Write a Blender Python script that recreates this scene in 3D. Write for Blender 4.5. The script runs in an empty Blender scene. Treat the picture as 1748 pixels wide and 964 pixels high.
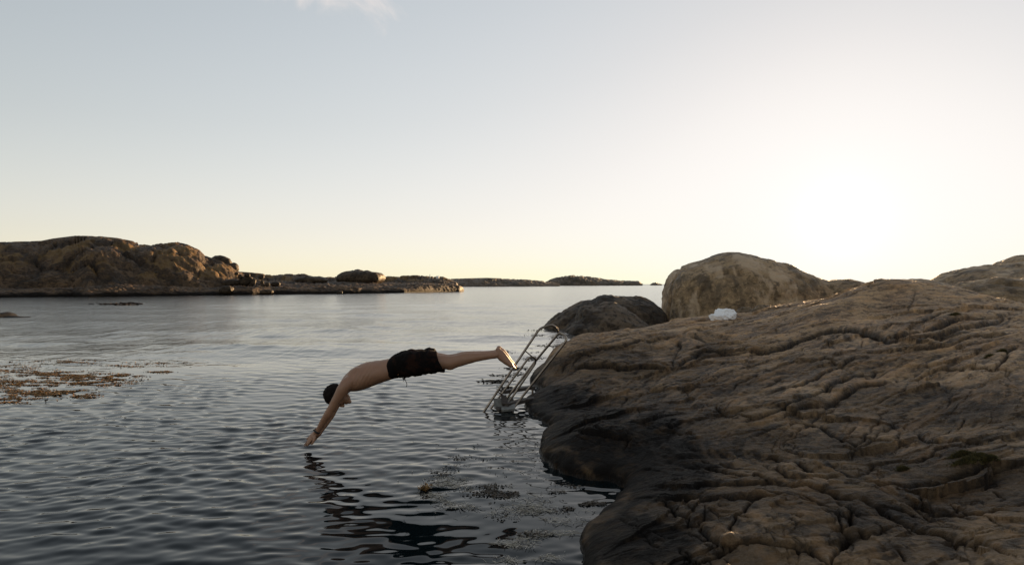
import bpy, bmesh, math, random
import numpy as np
from mathutils import Vector

S = bpy.context.scene
COL = S.collection
F, CX, HY, CH = 1165.0, 874.0, 485.0, 1.6      # lens (in photo pixels), centre column, horizon row, camera height
rng = np.random.default_rng(7)
random.seed(7)

# ------------------------------------------------------------------ camera
cam = bpy.data.cameras.new("camera"); co = bpy.data.objects.new("camera", cam); COL.objects.link(co)
cam.sensor_width = 36.0; cam.lens = 36.0 * F / 1748.0
cam.clip_start = 0.05; cam.clip_end = 30000.0
co.location = (0, 0, CH); co.rotation_euler = (math.radians(90), 0, 0)
cam.shift_y = (HY - 482.0) / 1748.0
S.camera = co

# ------------------------------------------------------------------ sky and sun
SUN = Vector(((1440 - CX) / F, 1.0, (HY - 374) / F)).normalized()
SUN_EL = math.asin(SUN.z); SUN_AZ = math.atan2(SUN.x, SUN.y)
S.view_settings.view_transform = 'Standard'; S.view_settings.look = 'None'
S.view_settings.exposure = 1.65; S.view_settings.gamma = 1.0
W = bpy.data.worlds.new("World"); S.world = W; W.use_nodes = True
nt = W.node_tree; nt.nodes.clear()
def N(t, typ, **kw):
    n = t.nodes.new(typ)
    for k, v in kw.items():
        if k in ('ins',):
            for a, b in v.items(): n.inputs[a].default_value = b
        else: setattr(n, k, v)
    return n
def L(t, a, b): t.links.new(a, b)
def MATH(t, op, a, b=None, c=None, clamp=False):
    n = t.nodes.new('ShaderNodeMath'); n.operation = op; n.use_clamp = clamp
    for i, v in enumerate((a, b, c)):
        if v is None: continue
        if isinstance(v, (int, float)): n.inputs[i].default_value = v
        else: t.links.new(v, n.inputs[i])
    return n.outputs[0]
def MIX(t, fac, a, b, mode='MIX'):
    n = t.nodes.new('ShaderNodeMix'); n.data_type = 'RGBA'; n.blend_type = mode
    for sock, v in ((n.inputs[0], fac), (n.inputs[6], a), (n.inputs[7], b)):
        if isinstance(v, (int, float)): sock.default_value = v
        elif isinstance(v, tuple): sock.default_value = (*v, 1) if len(v) == 3 else v
        else: t.links.new(v, sock)
    return n.outputs[2]
def SMOOTH(t, x, lo, hi):
    n = t.nodes.new('ShaderNodeMapRange'); n.interpolation_type = 'SMOOTHSTEP'
    t.links.new(x, n.inputs[0]); n.inputs[1].default_value = lo; n.inputs[2].default_value = hi
    return n.outputs[0]
sky = N(nt, 'ShaderNodeTexSky', sky_type='NISHITA')
sky.sun_disc = False; sky.sun_elevation = SUN_EL; sky.sun_rotation = SUN_AZ
sky.altitude = 0; sky.air_density = 1.0; sky.dust_density = 0.3; sky.ozone_density = 1.0
spx = N(nt, 'ShaderNodeSeparateColor'); L(nt, sky.outputs[0], spx.inputs[0]); gm = N(nt, 'ShaderNodeCombineColor')
for ch in range(3):                                                              # soft evening haze flattens the sky's range
    L(nt, MATH(nt, 'SUBTRACT', 1.0, MATH(nt, 'POWER', 2.71828, MATH(nt, 'DIVIDE', spx.outputs[ch], -2.4))), gm.inputs[ch])
hs = N(nt, 'ShaderNodeHueSaturation', ins={'Saturation': 0.53, 'Value': 2.13}); L(nt, gm.outputs[0], hs.inputs['Color'])
cool = N(nt, 'ShaderNodeVectorMath', operation='MULTIPLY'); L(nt, hs.outputs[0], cool.inputs[0]); cool.inputs[1].default_value = (1.01, 0.98, 0.99)
# soft evening cloud: a wisp high over the sea, drawn in sky direction
tc = N(nt, 'ShaderNodeTexCoord'); sx = N(nt, 'ShaderNodeSeparateXYZ'); L(nt, tc.outputs['Generated'], sx.inputs[0])
yy = MATH(nt, 'MAXIMUM', sx.outputs[1], 0.02)
cu = MATH(nt, 'DIVIDE', sx.outputs[0], yy); cv = MATH(nt, 'DIVIDE', sx.outputs[2], yy)
cxy = N(nt, 'ShaderNodeCombineXYZ'); L(nt, cu, cxy.inputs[0]); L(nt, cv, cxy.inputs[1])
nz = N(nt, 'ShaderNodeTexNoise', ins={'Scale': 9.0, 'Detail': 8.0, 'Roughness': 0.62, 'Distortion': 0.5}); L(nt, cxy.outputs[0], nz.inputs['Vector'])
du = MATH(nt, 'DIVIDE', MATH(nt, 'SUBTRACT', cu, -0.325), 0.15)
dv = MATH(nt, 'DIVIDE', MATH(nt, 'SUBTRACT', MATH(nt, 'ADD', cv, MATH(nt, 'MULTIPLY', cu, 0.22)), 0.384), 0.062)
rr = MATH(nt, 'SQRT', MATH(nt, 'ADD', MATH(nt, 'MULTIPLY', du, du), MATH(nt, 'MULTIPLY', dv, dv)))
cl = MATH(nt, 'SUBTRACT', MATH(nt, 'ADD', 1.0, MATH(nt, 'MULTIPLY', MATH(nt, 'SUBTRACT', nz.outputs[0], 0.5), 2.6)), rr)
clm = MATH(nt, 'MULTIPLY', SMOOTH(nt, cl, 0.0, 0.9), SMOOTH(nt, sx.outputs[1], 0.05, 0.3))
sd_ = N(nt, 'ShaderNodeVectorMath', operation='DISTANCE'); L(nt, tc.outputs['Generated'], sd_.inputs[0]); sd_.inputs[1].default_value = SUN
def glow(sig, amp): 
    x = MATH(nt, 'DIVIDE', sd_.outputs['Value'], sig); return MATH(nt, 'MULTIPLY', MATH(nt, 'POWER', 2.718, MATH(nt, 'MULTIPLY', MATH(nt, 'MULTIPLY', x, x), -1.0)), amp)
gl = MATH(nt, 'ADD', MATH(nt, 'ADD', glow(0.022, 2.0), glow(0.055, 0.22)), glow(0.12, 0.07))                          # the sun's own disc, spread by the haze
glc = N(nt, 'ShaderNodeVectorMath', operation='SCALE'); glc.inputs[0].default_value = (1.0, 0.95, 0.85); L(nt, gl, glc.inputs['Scale'])
sk2 = N(nt, 'ShaderNodeVectorMath', operation='ADD'); L(nt, cool.outputs[0], sk2.inputs[0]); L(nt, glc.outputs[0], sk2.inputs[1])
skyc = MIX(nt, MATH(nt, 'MULTIPLY', clm, 0.8), sk2.outputs[0], (1.92, 1.72, 1.62))
bg = N(nt, 'ShaderNodeBackground', ins={'Strength': 0.15}); L(nt, skyc, bg.inputs[0])
wo = N(nt, 'ShaderNodeOutputWorld'); L(nt, bg.outputs[0], wo.inputs[0])

sl = bpy.data.lights.new("sun", 'SUN'); sl.energy = 3.8; sl.angle = math.radians(0.6); sl.color = (1.0, 0.64, 0.32)
so = bpy.data.objects.new("sun", sl); COL.objects.link(so); so.location = (40, 80, 30)
so.rotation_euler = (-SUN).to_track_quat('-Z', 'Y').to_euler()

# ------------------------------------------------------------------ helpers: tagging, points, noise, meshes
def tag(o, label=None, cat=None, group=None, kind=None):
    if label: o['label'] = label
    if cat: o['category'] = cat
    if group: o['group'] = group
    if kind: o['kind'] = kind
    return o
def P(px, py, Y): return np.array([(px - CX) / F * Y, Y, CH - (py - HY) / F * Y])
def WY(py): return CH * F / (py - HY)
def WP(px, py): Y = WY(py); return ((px - CX) / F * Y, Y)

_perm = np.random.default_rng(3).permutation(256); _perm = np.concatenate([_perm, _perm, _perm])
_g3 = np.random.default_rng(5).normal(size=(256, 3)); _g3 /= np.linalg.norm(_g3, axis=1)[:, None]
def pn(x, y, z=0.0):
    x, y, z = np.broadcast_arrays(np.asarray(x, float), np.asarray(y, float), np.asarray(z, float))
    xi, yi, zi = np.floor(x).astype(int), np.floor(y).astype(int), np.floor(z).astype(int)
    xf, yf, zf = x - xi, y - yi, z - zi
    u, v, w = (t * t * t * (t * (t * 6 - 15) + 10) for t in (xf, yf, zf))
    xi &= 255; yi &= 255; zi &= 255
    def c(i, j, k):
        g = _g3[_perm[_perm[_perm[xi + i] + yi + j] + zi + k]]
        return g[..., 0] * (xf - i) + g[..., 1] * (yf - j) + g[..., 2] * (zf - k)
    def lp(a, b, t): return a + (b - a) * t
    return lp(lp(lp(c(0,0,0), c(1,0,0), u), lp(c(0,1,0), c(1,1,0), u), v),
              lp(lp(c(0,0,1), c(1,0,1), u), lp(c(0,1,1), c(1,1,1), u), v), w) * 1.5
def fbm(x, y, z=0.0, o=5, g=0.5):
    s = 0; a = 1.0; f = 1.0
    for i in range(o):
        s = s + a * pn(x * f + 17.3 * i, y * f + 5.1 * i, np.asarray(z) * f + 3.7 * i); a *= g; f *= 2.03
    return s
def ridged(x, y, z=0.0, o=4):
    s = 0; a = 1.0; f = 1.0
    for i in range(o):
        s = s + a * (1 - np.abs(pn(x * f + 9.3 * i, y * f + 2.1 * i, np.asarray(z) * f)) * 2); a *= 0.5; f *= 2.1
    return s
def worley(x, y, seed=0):
    xi, yi = np.floor(x).astype(int), np.floor(y).astype(int)
    f1 = np.full(x.shape, 9.0); f2 = np.full(x.shape, 9.0); idv = np.zeros(x.shape)
    for i in (-1, 0, 1):
        for j in (-1, 0, 1):
            h = _perm[_perm[(xi + i + seed) & 255] + ((yi + j) & 255)]
            px = xi + i + (h / 255.0); py = yi + j + (_perm[h + 37] / 255.0)
            d = np.hypot(px - x, py - y); n1 = d < f1
            f2 = np.where(n1, f1, np.minimum(f2, d)); idv = np.where(n1, h / 255.0, idv); f1 = np.minimum(f1, d)
    return f1, f2, idv
def facets(x, y, seed=0, tilt=0.12):
    """every cell is its own tilted plane, so that neighbours meet in creases and small steps"""
    xi, yi = np.floor(x).astype(int), np.floor(y).astype(int); f1 = np.full(x.shape, 9.0); h = np.zeros(x.shape)
    for i in (-1, 0, 1):
        for j in (-1, 0, 1):
            k = _perm[_perm[(xi + i + seed) & 255] + ((yi + j) & 255)]; cx = xi + i + k/255.0; cy = yi + j + _perm[k + 37]/255.0
            d = np.hypot(cx - x, cy - y); n1 = d < f1
            h = np.where(n1, (_g3[k][..., 0]*(x - cx) + _g3[k][..., 1]*(y - cy))*tilt + _g3[k][..., 2]*tilt*0.22, h); f1 = np.minimum(f1, d)
    return h
def sstep(x, a, b):
    t = np.clip((x - a) / (b - a), 0, 1); return t * t * (3 - 2 * t)

def mesh_from(name, V, faces, smooth=True):
    me = bpy.data.meshes.new(name); V = np.asarray(V, np.float32); faces = np.array(faces, np.int32)
    k = faces.shape[1]; n = len(faces)
    cnt = np.full(n, k, np.int32); flat = faces
    if k == 4:                                       # a quad with a doubled corner is a triangle
        order = np.array([[0, 1, 2, 3], [1, 2, 3, 0], [2, 3, 0, 1], [3, 0, 1, 2]])
        for j in range(4):
            dup = (faces[:, j] == faces[:, (j+1) % 4]) & (cnt == 4)
            if dup.any(): faces[dup] = faces[dup][:, [(j+1) % 4, (j+2) % 4, (j+3) % 4, j]]; cnt[dup] = 3
    flat = faces[np.arange(k)[None] < cnt[:, None]]
    me.vertices.add(len(V)); me.vertices.foreach_set('co', V.ravel())
    me.loops.add(len(flat)); me.loops.foreach_set('vertex_index', flat)
    me.polygons.add(n); me.polygons.foreach_set('loop_start', (np.cumsum(cnt) - cnt).astype(np.int32))
    me.update(calc_edges=True); me.validate()
    me.polygons.foreach_set('use_smooth', np.full(len(me.polygons), smooth))
    return me
def grid_faces(n, m, keep=None, wrap=False):
    idx = np.arange(n * m).reshape(n, m)
    if wrap: idx = np.concatenate([idx, idx[:, :1]], 1)
    q = np.stack([idx[:-1, :-1], idx[:-1, 1:], idx[1:, 1:], idx[1:, :-1]], -1).reshape(-1, 4)
    if keep is not None:
        q = q[keep.ravel()[q].all(1)]
    return q
def compact(V, faces, attrs):
    used = np.zeros(len(V), bool); used[faces.ravel()] = True
    remap = np.cumsum(used) - 1
    return V[used], remap[faces], {k: a[used] for k, a in attrs.items()}
def set_attrs(me, attrs):
    for k, a in attrs.items():
        at = me.attributes.new(k, 'FLOAT', 'POINT'); at.data.foreach_set('value', np.asarray(a, np.float32))
def link(name, me, mat=None, parent=None):
    o = bpy.data.objects.new(name, me); COL.objects.link(o)
    if mat: me.materials.append(mat)
    if parent:
        o.parent = parent; o.matrix_parent_inverse = parent.matrix_basis.inverted()
    return o
def empty(name, loc):
    o = bpy.data.objects.new(name, None); COL.objects.link(o); o.location = [float(v) for v in loc]; o.empty_display_size = 0.1
    return o
def merge(parts):
    V = []; Q = []; k = 0
    for v, q in parts: V.append(v); Q.append(np.asarray(q) + k); k += len(v)
    return np.concatenate(V), np.concatenate(Q)
def remeshed(name, parts, voxel, smooth_it=4, fac=0.5):
    """union of closed shells as one continuous surface"""
    fixed = []
    for v, q in parts:
        q = np.asarray(q); a, b_, c_, d_ = (v[q[:, i]] for i in range(4))
        vol = (np.einsum('ij,ij->i', a, np.cross(b_, c_)) + np.einsum('ij,ij->i', a, np.cross(c_, d_))).sum()
        fixed.append((v, q if vol > 0 else q[:, ::-1]))
    V, Q = merge(fixed); me = mesh_from(name, V, Q)
    o = bpy.data.objects.new('tmp', me); COL.objects.link(o)
    m = o.modifiers.new('r', 'REMESH'); m.mode = 'VOXEL'; m.voxel_size = voxel; m.use_smooth_shade = True
    if smooth_it:
        s = o.modifiers.new('s', 'SMOOTH'); s.factor = fac; s.iterations = smooth_it
    dg = bpy.context.evaluated_depsgraph_get(); dg.update()
    out = bpy.data.meshes.new_from_object(o.evaluated_get(dg)); out.name = name
    bpy.data.objects.remove(o); bpy.data.meshes.remove(me)
    out.polygons.foreach_set('use_smooth', np.full(len(out.polygons), True))
    return out
def get_co(me):
    a = np.empty(len(me.vertices) * 3, np.float32); me.vertices.foreach_get('co', a); return a.reshape(-1, 3).astype(float)
def get_no(me):
    a = np.empty(len(me.vertices) * 3, np.float32); me.vertices.foreach_get('normal', a); return a.reshape(-1, 3).astype(float)
def set_co(me, V): me.vertices.foreach_set('co', np.asarray(V, np.float32).ravel()); me.update()

def catmull(pts, n):
    pts = np.asarray(pts, float); p = np.concatenate([2 * pts[:1] - pts[1:2], pts, 2 * pts[-1:] - pts[-2:-1]])
    out = []
    for i in range(1, len(p) - 2):
        t = np.linspace(0, 1, n, endpoint=False)[:, None]
        a, b, c, d = p[i-1], p[i], p[i+1], p[i+2]
        out.append(0.5 * (2*b + (c-a)*t + (2*a-5*b+4*c-d)*t*t + (3*b-a-3*c+d)*t**3))
    out.append(pts[-1:]); return np.concatenate(out)
def tube(C, A, B, up=(0, 1, 0), seg=20, power=2.0, round_ends=True):
    """closed lofted tube: centres C, half sizes A (in plane) and B (along `up`)"""
    C = np.asarray(C, float); A = np.asarray(A, float); B = np.asarray(B, float)
    T = np.gradient(C, axis=0); T /= np.linalg.norm(T, axis=1)[:, None]
    if round_ends:
        e = [0.0, 0.55, 0.85]
        h0 = min(A[0], B[0]); h1 = min(A[-1], B[-1])
        C = np.concatenate([[C[0] - T[0]*h0*k for k in (1.0, 0.8, 0.45)], C, [C[-1] + T[-1]*h1*k for k in (0.45, 0.8, 1.0)]])
        s0 = [0.08, 0.6, 0.9]; s1 = [0.9, 0.6, 0.08]
        A = np.concatenate([A[0]*np.array(s0), A, A[-1]*np.array(s1)]); B = np.concatenate([B[0]*np.array(s0), B, B[-1]*np.array(s1)])
        T = np.concatenate([[T[0]]*3, T, [T[-1]]*3])
    up = np.asarray(up, float)
    Bv = up[None] - (T @ up)[:, None] * T; Bv /= np.linalg.norm(Bv, axis=1)[:, None]
    Nv = np.cross(T, Bv)
    th = np.linspace(0, 2*np.pi, seg, endpoint=False); c, s = np.cos(th), np.sin(th)
    c = np.sign(c) * np.abs(c) ** (2/power); s = np.sign(s) * np.abs(s) ** (2/power)
    V = C[:, None] + A[:, None, None]*c[None, :, None]*Nv[:, None] + B[:, None, None]*s[None, :, None]*Bv[:, None]
    n = len(C); V = V.reshape(-1, 3); q = grid_faces(n, seg, wrap=True)
    V = np.concatenate([V, C[:1], C[-1:]]); i0, i1 = n*seg, n*seg+1
    k = np.arange(seg); k2 = (k + 1) % seg
    cap0 = np.stack([k2, k, np.full(seg, i0), np.full(seg, i0)], 1); cap1 = np.stack([(n-1)*seg + k, (n-1)*seg + k2, np.full(seg, i1), np.full(seg, i1)], 1)
    return V, np.concatenate([q[:, ::-1], cap0[:, ::-1] * 0 + cap0, cap1])
def tri_clean(V, Q):
    """quads with a doubled last corner become triangles (keeps caps valid)"""
    return V, Q
def pipe(pts, r, n=6, seg=10):
    C = catmull(pts, n) if n else np.asarray(pts, float)
    up = (0.13, 0.97, 0.2)
    return tube(C, np.full(len(C), r), np.full(len(C), r), up=up, seg=seg, round_ends=False)
def obj_from(name, parts, mat, parent=None, smooth=True):
    V, Q = merge(parts)
    bm = bmesh.new(); vs = [bm.verts.new(v) for v in V]
    for q in Q:
        ids = list(dict.fromkeys(int(i) for i in q))
        if len(ids) >= 3:
            try: bm.faces.new([vs[i] for i in ids])
            except ValueError: pass
    bmesh.ops.recalc_face_normals(bm, faces=bm.faces)
    me = bpy.data.meshes.new(name); bm.to_mesh(me); bm.free()
    me.polygons.foreach_set('use_smooth', np.full(len(me.polygons), smooth))
    return link(name, me, mat, parent)
def box(c, u, v, w, hu, hv, hw):
    c, u, v, w = (np.asarray(t, float) for t in (c, u, v, w))
    V = np.array([c + a*hu*u + b*hv*v + d*hw*w for a in (-1, 1) for b in (-1, 1) for d in (-1, 1)])
    return V, np.array([[0,1,3,2],[4,6,7,5],[0,4,5,1],[2,3,7,6],[0,2,6,4],[1,5,7,3]])
def ellipsoid(c, ax, r, nu=24, nv=16):
    th = np.linspace(0, 2*np.pi, nu, endpoint=False); ph = np.linspace(-np.pi/2*0.98, np.pi/2*0.98, nv)
    x = np.cos(ph)[:, None]*np.cos(th)*r[0]; y = np.cos(ph)[:, None]*np.sin(th)*r[1]; z = np.sin(ph)[:, None]*np.ones_like(th)*r[2]
    ax = np.asarray(ax, float)
    V = np.asarray(c, float) + x[..., None]*ax[0] + y[..., None]*ax[1] + z[..., None]*ax[2]
    V = V.reshape(-1, 3); q = grid_faces(nv, nu, wrap=True)
    V = np.concatenate([V, V[:nu].mean(0)[None], V[-nu:].mean(0)[None]]); k = np.arange(nu); k2 = (k+1) % nu
    n = nv*nu
    q = np.concatenate([q, np.stack([k2, k, np.full(nu, n), np.full(nu, n)], 1), np.stack([(nv-1)*nu+k, (nv-1)*nu+k2, np.full(nu, n+1), np.full(nu, n+1)], 1)])
    return V, q

# ------------------------------------------------------------------ materials
def new_mat(name):
    m = bpy.data.materials.new(name); m.use_nodes = True; t = m.node_tree
    b = t.nodes['Principled BSDF']; return m, t, b
def ATTR(t, name):
    n = t.nodes.new('ShaderNodeAttribute'); n.attribute_name = name; return n.outputs['Fac']
def NOISE(t, scale, detail=6.0, rough=0.6, vec=None, dist=0.0):
    n = N(t, 'ShaderNodeTexNoise', ins={'Scale': scale, 'Detail': detail, 'Roughness': rough, 'Distortion': dist})
    if vec is not None: L(t, vec, n.inputs['Vector'])
    return n.outputs[0]
def OBJV(t, scale=(1, 1, 1), rot=(0, 0, 0)):
    c = N(t, 'ShaderNodeTexCoord'); mp = N(t, 'ShaderNodeMapping'); mp.inputs['Scale'].default_value = scale; mp.inputs['Rotation'].default_value = rot
    L(t, c.outputs['Object'], mp.inputs[0]); return mp.outputs[0]
def plain(name, col, rough=0.6, metal=0.0, nscale=None, namp=0.25, bump=0.0):
    m, t, b = new_mat(name); b.inputs['Roughness'].default_value = rough; b.inputs['Metallic'].default_value = metal
    if nscale:
        v = OBJV(t); n = NOISE(t, nscale, 6, 0.65, v)
        d = tuple(c * (1 - namp) for c in col); e = tuple(min(1, c * (1 + namp)) for c in col)
        L(t, MIX(t, SMOOTH(t, n, 0.3, 0.7), d, e), b.inputs['Base Color'])
        if bump:
            bp = N(t, 'ShaderNodeBump', ins={'Strength': bump, 'Distance': 0.01}); L(t, n, bp.inputs['Height']); L(t, bp.outputs[0], b.inputs['Normal'])
    else: b.inputs['Base Color'].default_value = (*col, 1)
    return m

def rock_material(name, light, mid, warm, k=1.0, attrs=True, grass=False, grain=1.0, spec=0.30):
    """gneiss: banded greys and tans, lichen flecks, dark dirt in the joints, black band along the waterline plus shade painted above it"""
    m, t, b = new_mat(name); v = OBJV(t)
    n1 = NOISE(t, 1.1 * k, 7, 0.62, v, 0.4); n2 = NOISE(t, 7 * k, 8, 0.68, v, 0.3); n3 = NOISE(t, 55 * k * grain, 5, 0.7, v)
    vs = OBJV(t, (1.0, 1.0, 2.2), (0.25, 0.35, 0.7)); 
    band = N(t, 'ShaderNodeTexNoise', ins={'Scale': 3.0 * k, 'Detail': 6.0, 'Roughness': 0.6, 'Distortion': 1.2}); L(t, OBJV(t, (0.35, 2.6, 2.6), (0.3, -0.5, 0.75)), band.inputs['Vector'])
    c = MIX(t, SMOOTH(t, n1, 0.42, 0.58), mid, light)
    c = MIX(t, MATH(t, 'MULTIPLY', SMOOTH(t, band.outputs[0], 0.5, 0.72), 0.6), c, warm)
    c = MIX(t, MATH(t, 'MULTIPLY', SMOOTH(t, n2, 0.47, 0.62), 0.75), c, tuple(x * 0.28 for x in mid))
    c = MIX(t, MATH(t, 'MULTIPLY', SMOOTH(t, n2, 0.27, 0.42), -0.5), c, light) if False else c
    vor = N(t, 'ShaderNodeTexNoise', ins={'Scale': 11 * k, 'Detail': 3.0, 'Roughness': 0.5}); vor.inputs['Detail'].default_value = 6; vor.inputs['Roughness'].default_value = .68; L(t, v, vor.inputs['Vector'])
    c = MIX(t, MATH(t, 'MULTIPLY', SMOOTH(t, vor.outputs[0], 0.57, 0.62), 0.42), c, tuple(min(1, x * 1.5) for x in light))
    sp = MATH(t, 'ADD', 0.2, MATH(t, 'MULTIPLY', n3, 1.6))
    mul = N(t, 'ShaderNodeVectorMath', operation='SCALE'); L(t, c, mul.inputs[0]); L(t, sp, mul.inputs['Scale'])
    c = mul.outputs[0]
    hgt = MATH(t, 'ADD', MATH(t, 'MULTIPLY', n3, 0.5), MATH(t, 'ADD', MATH(t, 'MULTIPLY', n2, 0.8), MATH(t, 'MULTIPLY', band.outputs[0], 0.8)))
    rough = 0.72
    if attrs:
        st = ATTR(t, 'strata'); dk = ATTR(t, 'dirt'); tr = ATTR(t, 'tide_and_shade')
        c = MIX(t, MATH(t, 'MULTIPLY', SMOOTH(t, st, 0.58, 0.95), 0.45), c, tuple(x * 1.4 for x in warm))
        c = MIX(t, MATH(t, 'MULTIPLY', SMOOTH(t, st, 0.38, 0.08), 0.7), c, tuple(x * 0.25 for x in mid))
        c = MIX(t, MATH(t, 'MULTIPLY', dk, 0.93), c, (0.012, 0.010, 0.008))
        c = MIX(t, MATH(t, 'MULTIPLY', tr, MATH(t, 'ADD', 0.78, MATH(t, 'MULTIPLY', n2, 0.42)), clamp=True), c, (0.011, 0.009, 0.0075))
        if grass:
            gr = ATTR(t, 'grass'); c = MIX(t, gr, c, MIX(t, n2, (0.06, 0.034, 0.010), (0.24, 0.135, 0.04)))
    L(t, c, b.inputs['Base Color']); b.inputs['Roughness'].default_value = 0.56
    if attrs:
        L(t, MATH(t, 'SUBTRACT', 0.60, MATH(t, 'MULTIPLY', ATTR(t, 'wet'), 0.38)), b.inputs['Roughness'])
        L(t, MATH(t, 'SUBTRACT', spec, MATH(t, 'MULTIPLY', MATH(t, 'SUBTRACT', tr, MATH(t, 'MULTIPLY', ATTR(t, 'wet'), 0.6)), spec*.85), clamp=True), b.inputs['Specular IOR Level'])
    if not attrs: b.inputs['Specular IOR Level'].default_value = spec
    bp = N(t, 'ShaderNodeBump', ins={'Strength': 0.9, 'Distance': 0.05 / k}); L(t, hgt, bp.inputs['Height']); L(t, bp.outputs[0], b.inputs['Normal'])
    return m
M_ROCK = rock_material('shore_gneiss', (0.45, 0.285, 0.145), (0.25, 0.15, 0.074), (0.52, 0.29, 0.125))
M_BOULDER = rock_material('boulder_gneiss', (0.40, 0.27, 0.145), (0.25, 0.165, 0.085), (0.48, 0.33, 0.17), k=0.55, attrs=False)
t = M_BOULDER.node_tree; b = t.nodes['Principled BSDF']; src = b.inputs['Base Color'].links[0].from_socket
bn = N(t, 'ShaderNodeTexNoise', ins={'Scale': 1.0, 'Detail': 7.0, 'Roughness': 0.6, 'Distortion': 0.5}); L(t, OBJV(t, (1.25, 0.6, 0.5), (0, 0.6, 0)), bn.inputs['Vector'])
c = MIX(t, MATH(t, 'MULTIPLY', SMOOTH(t, bn.outputs[0], 0.54, 0.64), 0.7), src, (0.58, 0.42, 0.27)); c = MIX(t, MATH(t, 'MULTIPLY', SMOOTH(t, bn.outputs[0], 0.46, 0.36), 0.72), c, (0.085, 0.06, 0.036))
L(t, c, b.inputs['Base Color'])
M_DARKROCK = rock_material('dark_gneiss', (0.15, 0.105, 0.066), (0.045, 0.032, 0.021), (0.13, 0.085, 0.048), k=0.6, attrs=False, spec=.2)
M_SKERRY = rock_material('skerry_rock', (0.02, 0.016, 0.012), (0.008, 0.007, 0.006), (0.014, 0.011, 0.008), k=0.6, attrs=False, spec=.1)
M_ISLAND = rock_material('island_gneiss', (0.125, 0.078, 0.043), (0.05, 0.032, 0.019), (0.16, 0.09, 0.038), k=0.25, grass=True, grain=0.6, spec=.1)
M_ISLAND_B = rock_material('island_boulder', (0.085, 0.058, 0.036), (0.04, 0.028, 0.018), (0.10, 0.064, 0.035), k=0.3, attrs=False, grain=0.6, spec=.1)
M_FAR = rock_material('far_gneiss', (0.16, 0.115, 0.075), (0.08, 0.06, 0.04), (0.14, 0.1, 0.05), k=0.05, attrs=False, spec=.1)

# ------------------------------------------------------------------ water
def calm_mask(X, Y):
    c = np.ones_like(X)
    def spot(px, py, rx, ry, k):
        nonlocal c
        x, y = WP(px, py); x0, _ = WP(px - rx, py); _, y0 = WP(px, py + ry); _, y1 = WP(px, py - ry)
        sy = np.where(Y < y, y - y0, y1 - y)
        c = c * (1 - (1 - k) * np.exp(-(((X - x) / (x - x0)) ** 2 + ((Y - y) / sy) ** 2)))
    spot(180, 640, 170, 13, 0.12); spot(60, 660, 120, 16, 0.35); spot(330, 628, 130, 8, 0.45)
    spot(960, 860, 130, 60, 0.16); spot(900, 900, 150, 60, 0.45); spot(730, 910, 190, 50, 0.42); spot(540, 800, 90, 30, 0.65); spot(860, 730, 90, 40, 0.5); spot(900, 600, 120, 30, 0.6)
    return c
M_WATER, t, b = new_mat('sea_water')
b.inputs['Base Color'].default_value = (0.003, 0.0065, 0.0075, 1); b.inputs['IOR'].default_value = 1.333; b.inputs['Specular IOR Level'].default_value = 0.25
ra = ATTR(t, 'chop')
L(t, ra, b.inputs['Roughness'])
wv = N(t, 'ShaderNodeTexNoise', ins={'Scale': 1.0, 'Detail': 5.0, 'Roughness': 0.62, 'Distortion': 0.4}); L(t, OBJV(t, (0.55, 1.6, 1.0)), wv.inputs['Vector'])
wv3 = N(t, 'ShaderNodeTexNoise', ins={'Scale': 1.0, 'Detail': 4.0, 'Roughness': 0.65, 'Distortion': 0.3}); L(t, OBJV(t, (1.9, 0.30, 1.0), (0, 0, 0.12)), wv3.inputs['Vector'])
wv2 = N(t, 'ShaderNodeTexNoise', ins={'Scale': 6.0, 'Detail': 3.0, 'Roughness': 0.5, 'Distortion': 0.3}); L(t, OBJV(t, (0.5, 1.3, 1.0)), wv2.inputs['Vector'])
bp = N(t, 'ShaderNodeBump', ins={'Distance': 0.07}); L(t, wv.outputs[0], bp.inputs['Height']); L(t, MATH(t, 'MULTIPLY', ATTR(t, 'swell'), 0.5), bp.inputs['Strength'])
bp3 = N(t, 'ShaderNodeBump', ins={'Distance': 0.17}); L(t, wv3.outputs[0], bp3.inputs['Height']); L(t, MATH(t, 'MULTIPLY', ATTR(t, 'swell'), 0.6), bp3.inputs['Strength']); L(t, bp.outputs[0], bp3.inputs['Normal'])
L(t, bp3.outputs[0], b.inputs['Normal'])

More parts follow.
